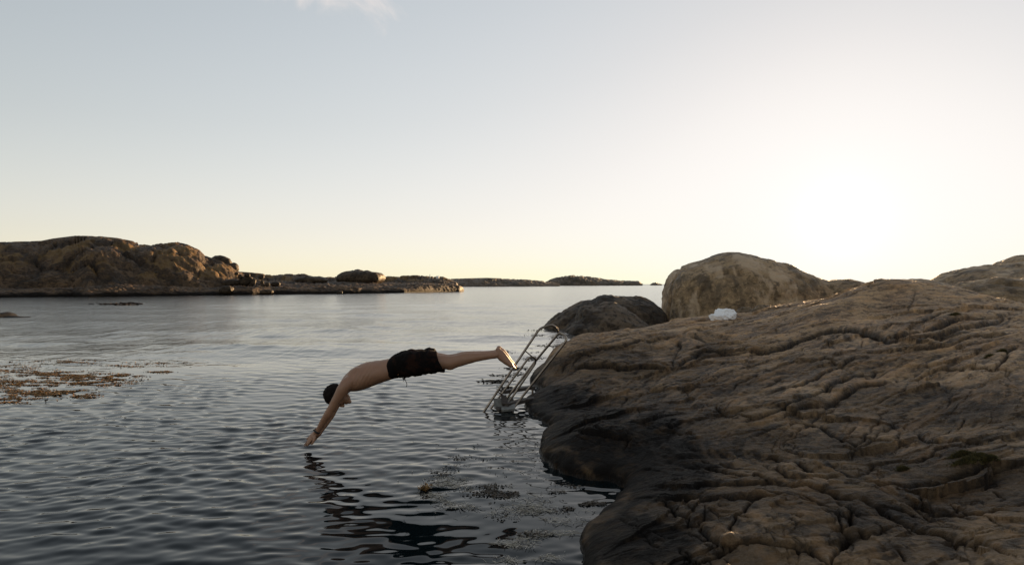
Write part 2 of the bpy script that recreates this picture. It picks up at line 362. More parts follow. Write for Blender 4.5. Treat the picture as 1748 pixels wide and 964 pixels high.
WN = 85
wl = np.exp(rng.uniform(math.log(0.075), math.log(0.6), WN)); wd = rng.normal(0.10, 0.55, WN); wp = rng.uniform(0, 6.28, WN)
ws = 0.0235 * np.exp(-0.5 * ((np.log(wl) - math.log(0.185)) / 0.6) ** 2) * rng.uniform(0.6, 1.3, WN)      # slope of each train
wl2 = np.exp(rng.uniform(math.log(0.5), math.log(8.0), 40)); wd2 = rng.normal(0.1, 0.6, 40); wp2 = rng.uniform(0, 6.28, 40)
ws2 = np.full(40, 0.010) * rng.uniform(0.5, 1.3, 40)
def waves(X, Y, dY, dX):
    Z = np.zeros_like(X); c = calm_mask(X, Y)
    mod = 1 + 0.55 * fbm(X * 0.45, Y * 0.3, 4.2, 3)
    xw = X + 0.10 * pn(X * 0.9, Y * 0.9, 1.5); yw = Y + 0.12 * pn(X * 0.8, Y * 0.8, 7.5)
    for l, d, p, s in zip(wl, wd, wp, ws):
        k = 2 * math.pi / l; f = sstep(l / dY, 2.0, 4.0)
        if f.max() <= 0: continue
        Z += f * (s / k) * np.sin(k * (xw * math.sin(d) + yw * math.cos(d)) + p)
    Z *= c * np.clip(mod, 0.2, 2)
    far = sstep(Y, 9, 22) * c
    Z2 = np.zeros_like(X)
    for l, d, p, s in zip(wl2, wd2, wp2, ws2):
        k = 2 * math.pi / l; f = sstep(l / dY, 2.2, 5.0)
        Z2 += f * (s / k) * np.sin(k * (xw * math.sin(d) + yw * math.cos(d)) + p)
    return Z + far * Z2 * np.clip(mod, 0.2, 2), c
pys = np.concatenate([np.linspace(1180, 980, 40, endpoint=False), np.linspace(980, 500, 490, endpoint=False), np.linspace(500, 486.2, 30)])
Yr = WY(pys); pxs = np.linspace(-160, 1240, 860)
X = (pxs[None] - CX) / F * Yr[:, None]; Y = np.repeat(Yr[:, None], len(pxs), 1)
dY = np.gradient(Yr)[:, None] * np.ones_like(X)
Z, calm = waves(X, Y, dY, None)
edge = np.minimum(np.arange(len(pxs)), np.arange(len(pxs))[::-1]) / 40.0
Z *= np.clip(edge, 0, 1)[None] * np.clip(np.arange(len(Yr)) / 20.0, 0, 1)[:, None] * sstep(-pys, -487, -492)[:, None]
lost = sstep(np.log(Y), math.log(7), math.log(45))
rough = 0.035 + 0.09 * lost * (0.35 + 0.65 * calm)
V = np.stack([X, Y, Z], -1).reshape(-1, 3)
me = mesh_from('water', V, grid_faces(len(Yr), len(pxs))[:, ::-1])
set_attrs(me, {'chop': rough.ravel(), 'swell': (sstep(Y, 8, 30) * calm).ravel()})
sea = link('water', me, M_WATER)
# the same sea carried on to the sides, behind the viewer and out to the horizon, 4 mm lower where it passes under the near sheet
def flat_sheet(name, xs, ys, z):
    Xg, Yg = np.meshgrid(xs, ys); Vv = np.stack([Xg, Yg, np.full_like(Xg, z)], -1).reshape(-1, 3)
    mm = mesh_from(name, Vv, grid_faces(len(ys), len(xs))[:, ::-1]); mm2 = set_attrs(mm, {'chop': np.full(len(Vv), 0.28), 'swell': np.full(len(Vv), 0.8)}); return mm
far_me = flat_sheet('water', np.concatenate([-np.geomspace(20000, 2, 30), [0], np.geomspace(2, 20000, 30)]), np.concatenate([-np.geomspace(20000, 2, 24), [0], np.geomspace(2, 20000, 40)]), -0.12)
tag(sea, 'calm rippled sea between the rocks and the islands', kind='structure')
far_sea = link('open_sea', far_me, M_WATER); tag(far_sea, 'open sea running out to the horizon', kind='structure')

# ------------------------------------------------------------------ foreground bedrock
def tps_fit(Pt, v, lam=1e-3):
    n = len(Pt); r = np.linalg.norm(Pt[:, None] - Pt[None], axis=2); K = np.where(r > 0, r*r*np.log(r + 1e-12), 0) + lam*np.eye(n)
    A = np.zeros((n+3, n+3)); A[:n, :n] = K; A[:n, n] = 1; A[:n, n+1:] = Pt; A[n, :n] = 1; A[n+1:, :n] = Pt.T
    w = np.linalg.solve(A, np.concatenate([v, np.zeros(3)])); return Pt, w
def tps_eval(fit, Q):
    Pt, w = fit; out = w[len(Pt)] + Q @ w[len(Pt)+1:]
    for i in range(len(Pt)):
        d2 = (Q[:, 0]-Pt[i, 0])**2 + (Q[:, 1]-Pt[i, 1])**2; out = out + w[i]*0.5*d2*np.log(d2 + 1e-12)
    return out
CTRL = [  # photo column, row and distance of points on the rock
 (1000,640,9.5),(1000,600,11),(985,578,12.0),(1010,570,12.6),(1060,565,12.8),(1130,556,13.2),(1130,600,10.8),(1130,640,9.0),(1130,700,7.0),(1100,760,5.9),
 (1130,850,4.5),(1080,905,3.95),(960,615,10.9),(960,738,6.55),(1000,729,6.25),(1040,735,6.25),(1000,770,5.9),(1000,690,7.9),(1050,680,8.0),(945,645,10.3),(960,690,8.3),
 (1200,964,3.2),(1200,850,4.3),(1200,750,5.75),(1200,690,7.1),(1200,640,8.8),(1200,590,11),(1165,547,13.6),(1200,540,13.8),(1235,542,13.4),(1280,536,13.4),(1300,590,10.4),(1300,640,8.2),(1300,700,6.4),(1300,800,4.8),(1300,900,3.55),
 (1330,523,13.3),(1376,519,13.0),(1400,550,11),(1400,620,8.4),(1400,700,6.3),(1400,800,4.65),(1400,870,3.85),(1400,964,2.95),(1420,507,12.8),
 (1480,485,12.5),(1510,481,12.4),(1560,482,12.2),(1500,530,11.2),(1500,580,9.3),(1500,640,7.7),(1500,720,5.9),(1500,800,4.7),(1500,900,3.4),
 (1633,493,11.6),(1680,511,11.0),(1740,526,10.4),(1740,562,8.6),(1650,560,9.0),(1640,640,6.9),(1740,640,6.3),(1640,730,5.3),(1740,730,5.0),(1640,830,4.1),(1740,830,3.9),(1640,920,3.1),(1740,960,2.6),
 (1900,540,9.5),(1900,640,6.0),(1900,800,4.0),(1900,960,2.4)]
BACK = [(1.6,14.4,.35),(3.2,15.8,.45),(5,17.5,.6),(6.6,15.8,.95),(8,15.5,1.15),(10,14,.85),(5,21,.2),(9,20,.6),(13,18,.9),(4,18.5,.35),(7,19,.5),(9,23,.3),(12,23,.4),(16,24,.5),(22,20,.9),(12,12,1.0),(0.9,2.0,.25),(2,1.2,.35)]
pts = [P(*c) for c in CTRL] + [np.array(bk, float) for bk in BACK]
pts = np.array(pts)
def polar(X, Y): return np.stack([(X / np.maximum(Y, 0.3)) * 3.0, np.log(Y) * 3.0], -1)
FIT = tps_fit(polar(pts[:, 0], pts[:, 1]), pts[:, 2], 2e-3)
SHORE = [(0.30,2.2),(0.36,3.3)] + [WP(*p) for p in [(996,962),(991,925),(1000,905),(1020,889),(1045,868),(1067,846),(1060,832),(1035,822),(1002,819),(985,815),(960,808),(935,795),(923,776),(920,758),(928,742),(944,733),(925,717),(905,705),(893,693),(897,683),(915,677),(934,669),(918,662),(906,655)]] + \
        [(.30,11.6),(.5,12.4),(.95,13.3),(1.8,14.4),(3.0,15.9),(3.5,17.5),(4.2,20),(6,24),(12,28),(40,30),(40,-1),(0.5,-1),(0.3,1)]
SHORE = np.array(SHORE)
def poly_sdf(X, Y, poly):
    d = np.full(X.shape, 1e9); inside = np.zeros(X.shape, bool)
    for i in range(len(poly)):
        a, bb = poly[i], poly[(i+1) % len(poly)]; e = bb - a; l2 = e @ e + 1e-12
        tt = np.clip(((X-a[0])*e[0] + (Y-a[1])*e[1]) / l2, 0, 1)
        d = np.minimum(d, np.hypot(X-a[0]-tt*e[0], Y-a[1]-tt*e[1]))
        cr = ((a[1] > Y) != (bb[1] > Y)) & (X < (bb[0]-a[0])*(Y-a[1])/(bb[1]-a[1]+1e-12) + a[0]); inside ^= cr
    return np.where(inside, d, -d)
def smin(a, b, k): h = np.clip(0.5 + 0.5*(b-a)/k, 0, 1); return b*(1-h) + a*h - k*h*(1-h)
def base_height(X, Y, sd=None):
    z = tps_eval(FIT, polar(X.ravel(), Y.ravel())).reshape(X.shape)
    if sd is None: sd = poly_sdf(X, Y, SHORE)
    prof = np.where(sd > 0, 0.50*np.sqrt(np.maximum(sd, 0) + 1e-6) + 0.9*np.maximum(sd-0.25, 0), 1.5*sd)
    return np.where(sd > 0, smin(np.maximum(z, 0.05 + 0.0*z), prof, 0.10), np.maximum(1.6*sd, -0.7)), sd
_ys = np.geomspace(2.3, 14.5, 420)
def on_rock(px, py):
    Xl = (px - CX) / F * _ys; z, _ = base_height(Xl, _ys)
    row = HY + F*(CH - z)/_ys
    hit = np.where(row <= py)[0]; i = hit[0] if len(hit) else int(np.argmin(np.abs(row - py)))
    return np.array([Xl[i], _ys[i]])
def c2(pl): return [(900 + x/1.709, 400 + y/1.709) for x, y in pl]
def c3(pl): return [(900 + x/4.3, 540 + y/4.3) for x, y in pl]
def c4(pl): return [(1300 + x/3.9, 480 + y/3.9) for x, y in pl]
def c5(pl): return [(1300 + x/3.652, 700 + y/3.652) for x, y in pl]
def c6(pl): return [(900 + x/3.652, 700 + y/3.652) for x, y in pl]
# joints and ledges traced over the rock: line, groove width (photo px), groove depth (m), ledge height (m), ledge length (m)
JOINTS = [
 (c2([(440,385),(520,360),(640,345),(720,340),(790,310),(850,290),(920,283),(1000,300),(1060,320),(1090,318),(1180,290),(1260,262),(1360,245),(1435,225)]), 6, .09, .10, .7),
 (c4([(0,790),(150,755),(300,720),(440,640),(560,545),(640,505)]), 2.5, .05, .05, .4),
 (c4([(100,930),(280,870),(430,840),(560,760),(700,700),(830,690),(960,680)]), 4.5, .08, .08, .5),
 (c4([(880,690),(960,682),(1080,690),(1200,692),(1300,702),(1450,700),(1550,650),(1720,590)]), 4.5, .10, -.05, .8),
 (c4([(940,660),(1060,610),(1180,580),(1320,580),(1450,585),(1550,605),(1700,600)]), 2.5, .04, .05, .35),
 (c4([(1560,610),(1610,560),(1640,480),(1720,440)]), 3, .08, .05, .3),
 (c4([(400,790),(540,690),(600,630),(660,600)]), 2, .03, .03, .2),
 (c4([(180,530),(300,545),(420,530),(500,560),(530,570)]), 2, .03, .04, .3),
 (c4([(0,600),(140,560),(290,545)]), 2, .03, .03, .3),
 (c4([(800,370),(860,345),(960,330),(1080,300),(1190,310)]), 3, .05, .05, .4),
 (c4([(1040,260),(1110,300),(1200,270),(1330,240)]), 4, .07, .05, .4),
 (c4([(960,230),(985,170),(1030,40)]), 2, .03, .0, .3),
 (c4([(800,180),(960,178),(1150,165)]), 1.6, .025, .02, .3),
 (c4([(1170,940),(1290,830),(1400,740),(1480,690)]), 1.6, .02, .0, .2),
 (c4([(640,480),(800,480),(1000,465),(1230,460),(1380,420),(1500,390),(1716,370)]), 3, .05, .06, .5),
 (c4([(850,390),(900,410),(1020,425),(1200,400),(1350,340),(1500,290),(1716,185)]), 3.5, .06, .09, .5),
 (c4([(1270,470),(1350,460),(1480,440),(1560,420)]), 2.5, .04, .04, .3),
 (c5([(980,130),(1030,210),(1180,235),(1330,240),(1480,210),(1600,190)]), 4, .07, .05, .5),
 (c5([(560,470),(640,440),(720,380),(900,360),(1030,340),(1100,300),(1250,280),(1400,250)]), 2.5, .035, .03, .3),
 (c5([(0,480),(170,500),(330,530),(450,590),(620,620),(760,670),(900,720),(1050,760),(1150,800),(1250,840),(1400,880),(1600,950)]), 7, .09, .07, .35),
 (c5([(600,500),(700,525),(900,530),(1060,495),(1250,440),(1400,400),(1600,370)]), 5, .07, .06, .4),
 (c5([(900,610),(1000,640),(1100,650),(1200,655),(1350,660),(1600,620)]), 5, .08, .05, .35),
 (c5([(460,610),(530,650),(550,700),(530,760),(480,880),(430,950)]), 6, .09, .02, .3),
 (c5([(0,850),(200,860),(330,890),(430,950)]), 5, .06, .04, .25),
 (c5([(560,770),(640,800),(760,770),(870,740)]), 3, .035, .03, .2),
 (c5([(1180,820),(1330,830),(1480,790),(1600,740)]), 3, .045, .03, .3),
 (c5([(1040,580),(1000,600),(960,640)]), 4, .05, .0, .2),
 (c5([(440,225),(600,200),(720,205),(860,215),(1010,215)]), 2.5, .035, .03, .3),
 (c5([(320,280),(480,330),(600,260),(740,170),(860,80),(980,60)]), 2.0, .025, .02, .2),
 (c5([(540,290),(640,210),(720,120),(760,40),(830,0)]), 2.0, .025, .02, .2),
 (c5([(0,290),(130,310),(260,400),(330,430)]), 4, .05, .05, .3),
 (c5([(0,330),(120,440),(330,465),(560,470)]), 3, .045, .05, .3),
 (c6([(860,585),(950,560),(1100,555),(1210,555),(1400,572),(1600,560)]), 6.5, .085, .07, .3),
 (c6([(1425,565),(1380,620),(1300,700),(1240,780)]), 4, .06, .0, .2),
 (c6([(800,580),(870,610),(960,660),(1080,720),(1140,780),(1210,820),(1225,900)]), 3.2, .05, .03, .2),
 (c6([(1090,590),(1095,680),(1085,720)]), 2, .03, .0, .2),
 (c6([(1040,960),(1100,930),(1200,880),(1330,850),(1450,840),(1600,855)]), 5, .065, .04, .3),
 (c6([(1000,525),(1040,510),(1120,490),(1250,482),(1400,482),(1500,475),(1600,490)]), 4, .055, .06, .25),
 (c6([(1080,370),(1250,400),(1380,430),(1500,465)]), 3, .05, .05, .3),
 (c6([(160,130),(330,112),(430,150),(560,190),(640,215),(600,280)]), 4, .06, .05, .3),
 (c6([(230,390),(330,335),(480,330),(560,400)]), 3.5, .05, .02, .3),
 (c6([(820,160),(900,150),(1000,165),(1040,190)]), 2.5, .04, .03, .2),
 (c6([(700,120),(760,90),(830,40),(860,0)]), 2.5, .04, .03, .2),
 (c6([(960,820),(1010,920),(1000,960)]), 2.5, .03, .0, .2),
 (c3([(340,380),(430,392),(640,372),(700,382),(880,378),(1060,388)]), 4, .10, .11, .7),
 (c3([(1055,390),(1090,310),(1130,240),(1120,170)]), 3, .06, -.06, .4),
 (c3([(230,312),(420,300),(560,240),(700,230),(850,190),(1000,170),(1140,150)]), 2.5, .05, .06, .5),
 (c3([(600,180),(760,150),(900,100),(1040,95)]), 2.5, .045, .04, .4),
 (c3([(1190,150),(1330,187),(1500,187)]), 4, .10, -.06, .5),
 (c3([(1070,380),(1160,345),(1300,285),(1500,285),(1720,260)]), 3, .05, .05, .4),
 (c3([(1120,300),(1300,255),(1480,250),(1620,220)]), 2.2, .04, .04, .3),
 (c3([(1150,360),(1300,340),(1500,350),(1720,330)]), 2.2, .04, .04, .3),
 (c3([(640,720),(760,610),(870,548),(960,450),(1080,382)]), 3, .05, -.09, .6),
 (c3([(870,555),(1000,545),(1140,545),(1280,520),(1420,500)]), 2.5, .035, .04, .3),
 (c3([(1500,560),(1540,500),(1640,460),(1720,440)]), 2.5, .04, .03, .3),
 (c3([(840,830),(900,800),(1000,760),(1190,700)]), 2.5, .035, .03, .2),
 (c3([(1000,850),(1100,820),(1250,770),(1400,740)]), 3, .04, .04, .2),
 (c3([(1280,640),(1380,690),(1480,740),(1600,760),(1720,790)]), 2.5, .04, .03, .25),
 (c3([(330,330),(270,370),(250,420)]), 3, .06, .0, .3),
 (c3([(470,330),(440,290),(360,330),(340,380)]), 2.5, .05, .0, .3),
 (c2([(600,560),(700,535),(800,500),(870,465),(940,430),(1010,405),(1060,390)]), 5, .06, .05, .4),
 (c2([(640,600),(760,560),(830,560),(900,600),(960,640)]), 3.5, .05, .04, .3),
 (c2([(280,510),(330,470),(400,455),(500,440)]), 2.5, .04, .0, .3),
]
JW = []
for pl, w, dep, led, ln in JOINTS:
    q = np.array([on_rock(*p) for p in pl])
    q = catmull(q, 4) + rng.normal(0, 0.012, (len(q)*4-3, 2))
    JW.append((q, w, dep, led, ln))

NTRACED = len(JW)
# direction of the rock's banding, from the joints, then streaks drawn along it (line integral of noise)
GS = 0.018; gx0, gx1, gy0, gy1 = 0.0, 12.0, 2.0, 18.5
gx = np.arange(gx0, gx1, GS); gy = np.arange(gy0, gy1, GS)
cs = 12; GXc, GYc = np.meshgrid(gx[::cs], gy[::cs])
A2 = np.full(GXc.shape, 0.25); B2 = np.full(GXc.shape, 0.02)      # doubled-angle vector, weak default along X
for q, w, dep, led, ln in JW:
    if abs(led) < 0.015: continue
    mids = (q[1:] + q[:-1]) / 2; dd = q[1:] - q[:-1]; ll = np.hypot(dd[:, 0], dd[:, 1]) + 1e-9; an = 2*np.arctan2(dd[:, 1], dd[:, 0])
    for (mx, my), l_, a_ in zip(mids, ll, an):
        wgt = l_ * np.exp(-((GXc-mx)**2 + (GYc-my)**2) / (2*0.45**2)) * 6
        A2 += wgt*np.cos(a_); B2 += wgt*np.sin(a_)
ang = 0.5*np.arctan2(B2, A2)
def upsample(a, shp):
    yi = np.minimum(np.arange(shp[0]) / cs, a.shape[0]-1.001); xi = np.minimum(np.arange(shp[1]) / cs, a.shape[1]-1.001)
    y0 = yi.astype(int); x0 = xi.astype(int); fy = (yi-y0)[:, None]; fx = (xi-x0)[None]
    return a[y0][:, x0]*(1-fy)*(1-fx) + a[y0+1][:, x0]*fy*(1-fx) + a[y0][:, x0+1]*(1-fy)*fx + a[y0+1][:, x0+1]*fy*fx
shp = (len(gy), len(gx)); vx = upsample(np.cos(2*ang), shp); vy = upsample(np.sin(2*ang), shp); angf = 0.5*np.arctan2(vy, vx)
GX, GY = np.meshgrid(gx, gy); angf = angf + 0.35*pn(GX*1.3, GY*1.3, 2.2)
vx, vy = np.cos(angf), np.sin(angf)
def blur(a, k):
    for _ in range(k):
        a = (np.roll(a, 1, 0) + np.roll(a, -1, 0) + np.roll(a, 1, 1) + np.roll(a, -1, 1) + 2*a) / 6
    return a
def lic(noise, steps):
    out = noise.copy(); 
    for sgn in (1, -1):
        x = np.broadcast_to(np.arange(shp[1], dtype=np.float32), shp).copy(); y = np.broadcast_to(np.arange(shp[0], dtype=np.float32)[:, None], shp).copy()
        for i in range(steps):
            xi = np.clip(x, 0, shp[1]-1).astype(np.int32); yi = np.clip(y, 0, shp[0]-1).astype(np.int32)
            out += noise[yi, xi]*(1 - i/steps); x += sgn*vx[yi, xi]; y += sgn*vy[yi, xi]
    out -= out.mean(); out /= out.std(); return out
vx = vx.astype(np.float32); vy = vy.astype(np.float32)
S1 = lic(blur(rng.normal(size=shp).astype(np.float32), 1), 12)
nb = blur(rng.normal(size=shp).astype(np.float32), 14); nb /= nb.std()
S2 = lic(nb, 34)
def gsample(a, X, Y):
    xi = np.clip((X-gx0)/GS, 0, shp[1]-1.001); yi = np.clip((Y-gy0)/GS, 0, shp[0]-1.001); x0 = xi.astype(int); y0 = yi.astype(int); fx = xi-x0; fy = yi-y0
    return a[y0, x0]*(1-fx)*(1-fy) + a[y0, x0+1]*fx*(1-fy) + a[y0+1, x0]*(1-fx)*fy + a[y0+1, x0+1]*fx*fy

# short natural cracks that run with the banding, a few across it
for i in range(190):
    px, py = rng.uniform(930, 1760), rng.uniform(500, 990)
    Yc = rng.uniform(2.8, 12.5) if i % 2 else float(np.exp(rng.uniform(1.05, 2.5))); Xc = rng.uniform(.4, .95*Yc)
    across = rng.random() < .18; st = rng.uniform(.25, 1.1)*(0.4 if across else 1)*min(1.3, Yc/6); x, y = Xc, Yc; q = [(x, y)]; bend = rng.normal(0, .25)
    for k in range(7):
        xi = int(np.clip((x-gx0)/GS, 0, shp[1]-1)); yi = int(np.clip((y-gy0)/GS, 0, shp[0]-1)); a = angf[yi, xi] + (1.1 if across else 0) + bend*k*.25 + rng.normal(0, .14)
        x += math.cos(a)*st/7; y += math.sin(a)*st/7; q.append((x, y))
    JW.append((np.array(q), rng.uniform(.8, 2.4), rng.uniform(.012, .04), 0.0 if across else rng.uniform(-.006, .018), rng.uniform(.08, .22)))
DARK_PX = [[(893,690),(905,640),(935,655),(1000,668),(1052,690),(1080,720),(1120,690),(1160,720),(1200,760),(1240,800),(1180,850),(1120,870),(1150,905),(1160,964),(990,964),(1000,905),(1066,846),(1000,818),(930,790),(920,755),(940,732)]]
DARK = [np.array([on_rock(*p) for p in pl]) for pl in DARK_PX]
SMOOTH_PX = [[(1545,715),(1600,690),(1660,665),(1748,640),(1800,640),(1800,750),(1640,760),(1560,735)],[(1400,520),(1480,490),(1560,487),(1640,497),(1700,520),(1600,545),(1500,548),(1420,545)],[(1160,870),(1290,860),(1400,860),(1420,900),(1380,940),(1240,935),(1180,900)],[(1000,640),(1140,630),(1120,590),(1040,590)],[(1450,890),(1560,900),(1600,964),(1430,964)],[(1500,780),(1640,770),(1748,760),(1748,800),(1560,815)],[(1240,560),(1330,530),(1400,530),(1380,560),(1280,585)]]
SMOOTHSLAB = [np.array([on_rock(*p) for p in pl]) for pl in SMOOTH_PX]
def rock_fields(X, Y):
    sd = poly_sdf(X, Y, SHORE)
    wob = 0.06*fbm(X*2.3, Y*2.3, 3.1, 3) + 0.035*fbm(X*7, Y*7, 1.1, 4)
    z, sd = base_height(X, Y, sd + np.where(sd > -0.3, wob*0.5, 0))
    ins = sstep(sd, 0.0, 0.5)
    jig = 0.016
    Xw = X + jig*fbm(X*4, Y*4, 0.5, 3); Yw = Y + jig*fbm(X*4, Y*4, 8.5, 3)
    dirt = np.zeros_like(X)
    near = np.clip(Y/6.0, 0.55, 1.6)
    for led_i, (q, w, dep, led, ln) in enumerate(JW):
        mn = q.min(0) - 0.9; mx = q.max(0) + 0.9
        sel = (X > mn[0]) & (X < mx[0]) & (Y > mn[1]) & (Y < mx[1])
        if not sel.any(): continue
        xs, ys = Xw[sel], Yw[sel]; bd = np.full(xs.shape, 9.0); bs = np.zeros(xs.shape); bt = np.zeros(xs.shape)
        nseg = len(q)-1
        for i in range(nseg):
            a = q[i]; e = q[i+1]-q[i]; l2 = e@e + 1e-9
            tt = np.clip(((xs-a[0])*e[0] + (ys-a[1])*e[1])/l2, 0, 1); dx = xs-a[0]-tt*e[0]; dy = ys-a[1]-tt*e[1]; d = np.hypot(dx, dy)
            better = d < bd; bd = np.where(better, d, bd); bs = np.where(better, np.sign(e[0]*dy - e[1]*dx), bs); bt = np.where(better, (i+tt)/nseg, bt)
        taper = np.clip(np.minimum(bt, 1-bt)*7, 0, 1) * sstep(bd, 0.9, 0.6)
        wm = 0.62*w/F*ys * np.clip(1 + 0.9*pn(xs*3, ys*3, 1.1), .25, 2)
        g = np.exp(-bd/np.maximum(wm, 0.005)) 
        dz = -dep*g*taper
        side = np.where(bs > 0, 1.0, 0.0)
        tr_ = sstep(bs*bd, -0.25*wm, 0.35*wm)
        dz += led*0.75*np.minimum(1, ys.mean()/8.0)*tr_*np.exp(-np.maximum(bs*bd, 0)/(1.7*ln))*taper * sstep(bd, 0.85, 0.4)
        z[sel] += dz*ins[sel]
        if led_i < NTRACED: dirt[sel] = np.maximum(dirt[sel], 0.62*np.exp(-bd/np.maximum(3.2*wm, 0.02))*taper*np.clip(0.75 + 0.9*pn(xs*2.2, ys*2.2, 5.5), 0, 1))
        dirt[sel] = np.maximum(dirt[sel], np.exp(-(bd/np.maximum(wm*1.35, 0.009))**2)*taper*(1.0 if dep > .045 else 0.65))
    s1 = gsample(S1, X, Y); s2 = gsample(S2, X, Y)
    region = sstep(fbm(X*0.55+3, Y*0.55, 5.0, 3), -0.35, 0.45)        # where the rock is well banded
    for dp in SMOOTHSLAB:
        region = region*(1 - 0.9*sstep(poly_sdf(X, Y, dp), -0.12, 0.15))
    z = z + ins*(0.045*fbm(X*0.8, Y*0.8, 0.0, 3) + (0.0015+0.0042*region)*s2*np.clip(near, .6, 1.4) + (0.0008+0.0022*region)*s1*np.clip(near,.5,1.6))
    blk1, blk2, bid = worley(X*1.5 + 0.25*s2 + 0.2*fbm(X*2, Y*2, 3.), Y*2.1 + 0.2*fbm(X*2, Y*2, 6.), 4)
    z = z + ins*(0.010*np.abs(fbm(X*4, Y*4, 1.0, 5)) + 0.0045*fbm(X*17, Y*17, 2.0, 4) + 0.016*(bid-.5)*sstep(blk2-blk1, 0.0, 0.10) - 0.012*np.exp(-(blk2-blk1)/.035)*sstep(bid, .3, .5) - 0.014*np.clip(np.abs(pn(X*1.7+0.5*s2*.1, Y*2.6, 6.6))*-9+1, 0, 1)*region)
    wx = X + 0.12*fbm(X*1.6, Y*1.6, 2.2, 3) + 0.02*s2; wy = Y + 0.12*fbm(X*1.6, Y*1.6, 7.2, 3); ca, sa = 0.83, 0.56
    ux, uy = wx*ca + wy*sa, -wx*sa + wy*ca
    z = z + ins*(0.30*facets(ux*0.8, uy*1.5, 3, .15) + 0.30*facets(ux*2.2, uy*4.2, 8, .06) + 0.22*facets(ux*6, uy*9, 5, .03))
    z = np.where(sd < 0, np.minimum(z, 0.0 + sd*0.8), z)
    dirt = np.maximum(dirt, sstep(-s1-0.5*s2, 1.3, 2.4)*0.55*(0.3+region))
    low_shade = 0.80*sstep(z + 0.34*fbm(X*0.9, Y*0.9, 12.0, 4), 0.95, 0.22)  # dimmer light low on the rock, painted into the colour by height
    tide_and_shade = sstep(z + 0.10*fbm(X*1.6, Y*1.6, 9.0, 4), 0.20, 0.06)
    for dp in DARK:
        dd = poly_sdf(X, Y, dp); tide_and_shade = np.maximum(tide_and_shade, sstep(dd + 0.20*fbm(X*1.3, Y*1.3, 4.4, 5) + 0.04*s2, -0.26, 0.06))
    return z, sd, np.clip(dirt, 0, 1), np.maximum(tide_and_shade, low_shade), np.clip(0.5 + 0.22*s1 + 0.16*s2, 0, 1)  # black waterline lichen and the painted low shade share one channel
pxs = pxs_rock = np.linspace(880, 1960, 690)
Yr = np.concatenate([np.geomspace(2.0, 14.6, 640), np.geomspace(14.7, 24, 40)])
X = (pxs[None]-CX)/F*Yr[:, None]; Y = np.repeat(Yr[:, None], len(pxs), 1)
Z, sd, dirt, tide_and_shade, strata = rock_fields(X, Y)
keep = sd > -0.35
V, Q, at = compact(np.stack([X, Y, Z], -1).reshape(-1, 3), grid_faces(len(Yr), len(pxs), keep)[:, ::-1], {'wet': sstep(Z + 0.015*pn(X*6, Y*6, 3.), 0.035, 0.012).ravel(), 'dirt': dirt.ravel(), 'tide_and_shade': tide_and_shade.ravel(), 'strata': strata.ravel()})
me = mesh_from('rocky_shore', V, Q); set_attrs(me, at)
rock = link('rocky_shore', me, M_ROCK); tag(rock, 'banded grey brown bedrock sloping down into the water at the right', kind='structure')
def rock_z(x, y):
    z, *_ = rock_fields(np.array([[x]], float), np.array([[y]], float)); return float(z[0, 0])

# ------------------------------------------------------------------ boulders: solids grown from an outline, with real depth
def blob(outline, Y, depth, lean=0.0, nth=220, nph=90, pw=0.9):
    O = np.array([P(x, y, Y) for x, y in outline]); c = (O.max(0) + O.min(0))/2
    rel = O[:, [0, 2]] - c[[0, 2]]; th = np.arctan2(rel[:, 1], rel[:, 0]); r = np.hypot(rel[:, 0], rel[:, 1]); o = np.argsort(th); th, r = th[o], r[o]
    T = np.linspace(-np.pi, np.pi, nth, endpoint=False)
    R = np.interp(T, np.concatenate([th-2*np.pi, th, th+2*np.pi]), np.concatenate([r, r, r]))
    k = np.array([1, 4, 6, 4, 1])/16.0
    for _ in range(2): R = sum(kk*np.roll(R, i-2) for i, kk in enumerate(k))
    ph = np.linspace(-np.pi/2*0.985, np.pi/2*0.985, nph)
    cp = np.sign(np.cos(ph))*np.abs(np.cos(ph))**pw; sp = np.sign(np.sin(ph))*np.abs(np.sin(ph))**pw
    Xv = c[0] + cp[:, None]*R*np.cos(T); Zv = c[2] + cp[:, None]*R*np.sin(T); Yv = c[1] + depth*sp[:, None]*np.ones(nth) + lean*(Zv-c[2])
    V = np.stack([Xv, Yv, Zv], -1).reshape(-1, 3); n = nph*nth
    V = np.concatenate([V, V[:nth].mean(0)[None], V[n-nth:n].mean(0)[None]]); kk = np.arange(nth); k2 = (kk+1) % nth
    q = np.concatenate([grid_faces(nph, nth, wrap=True), np.stack([k2, kk, np.full(nth, n), np.full(nth, n)], 1), np.stack([n-nth+kk, n-nth+k2, np.full(nth, n+1), np.full(nth, n+1)], 1)])
    return V, q
def roughen(me, amp, scale, seed=0.0, crack=0.0, cscale=1.0, stretch=(1, 1, 1)):
    V = get_co(me); Nn = get_no(me); s = np.array(stretch)*scale
    a = V*s + seed
    d = amp*(fbm(a[:, 0], a[:, 1], a[:, 2], 5, 0.5))
    if crack:
        w = V*np.array(stretch)*cscale + seed*1.7
        n = pn(w[:, 0] + 0.4*pn(w[:, 1]*2, w[:, 2]*2), w[:, 1], w[:, 2]); d = d - crack*np.clip(1 - np.abs(n)*7, 0, 1)
    set_co(me, V + Nn*d[:, None])
def boulder(name, blobs, voxel, mat, amp, scale, label, seed=1.0, crack=0.0, cscale=1.0, cat='boulder', group=None, smooth_it=3):
    me = remeshed(name, blobs, voxel, smooth_it); roughen(me, amp, scale, seed, crack, cscale); roughen(me, amp*0.28, scale*4.5, seed+3, crack*0.35, cscale*3.1)
    o = link(name, me, mat); tag(o, label, cat, group); return o
big = [(1138,600),(1135,552),(1136,520),(1139,490),(1148,471),(1160,460),(1190,449),(1215,439),(1235,432),(1262,432),(1292,438),(1320,446),(1350,457),(1380,469),(1405,478),(1425,486),(1440,520),(1430,600),(1300,640),(1180,640)]
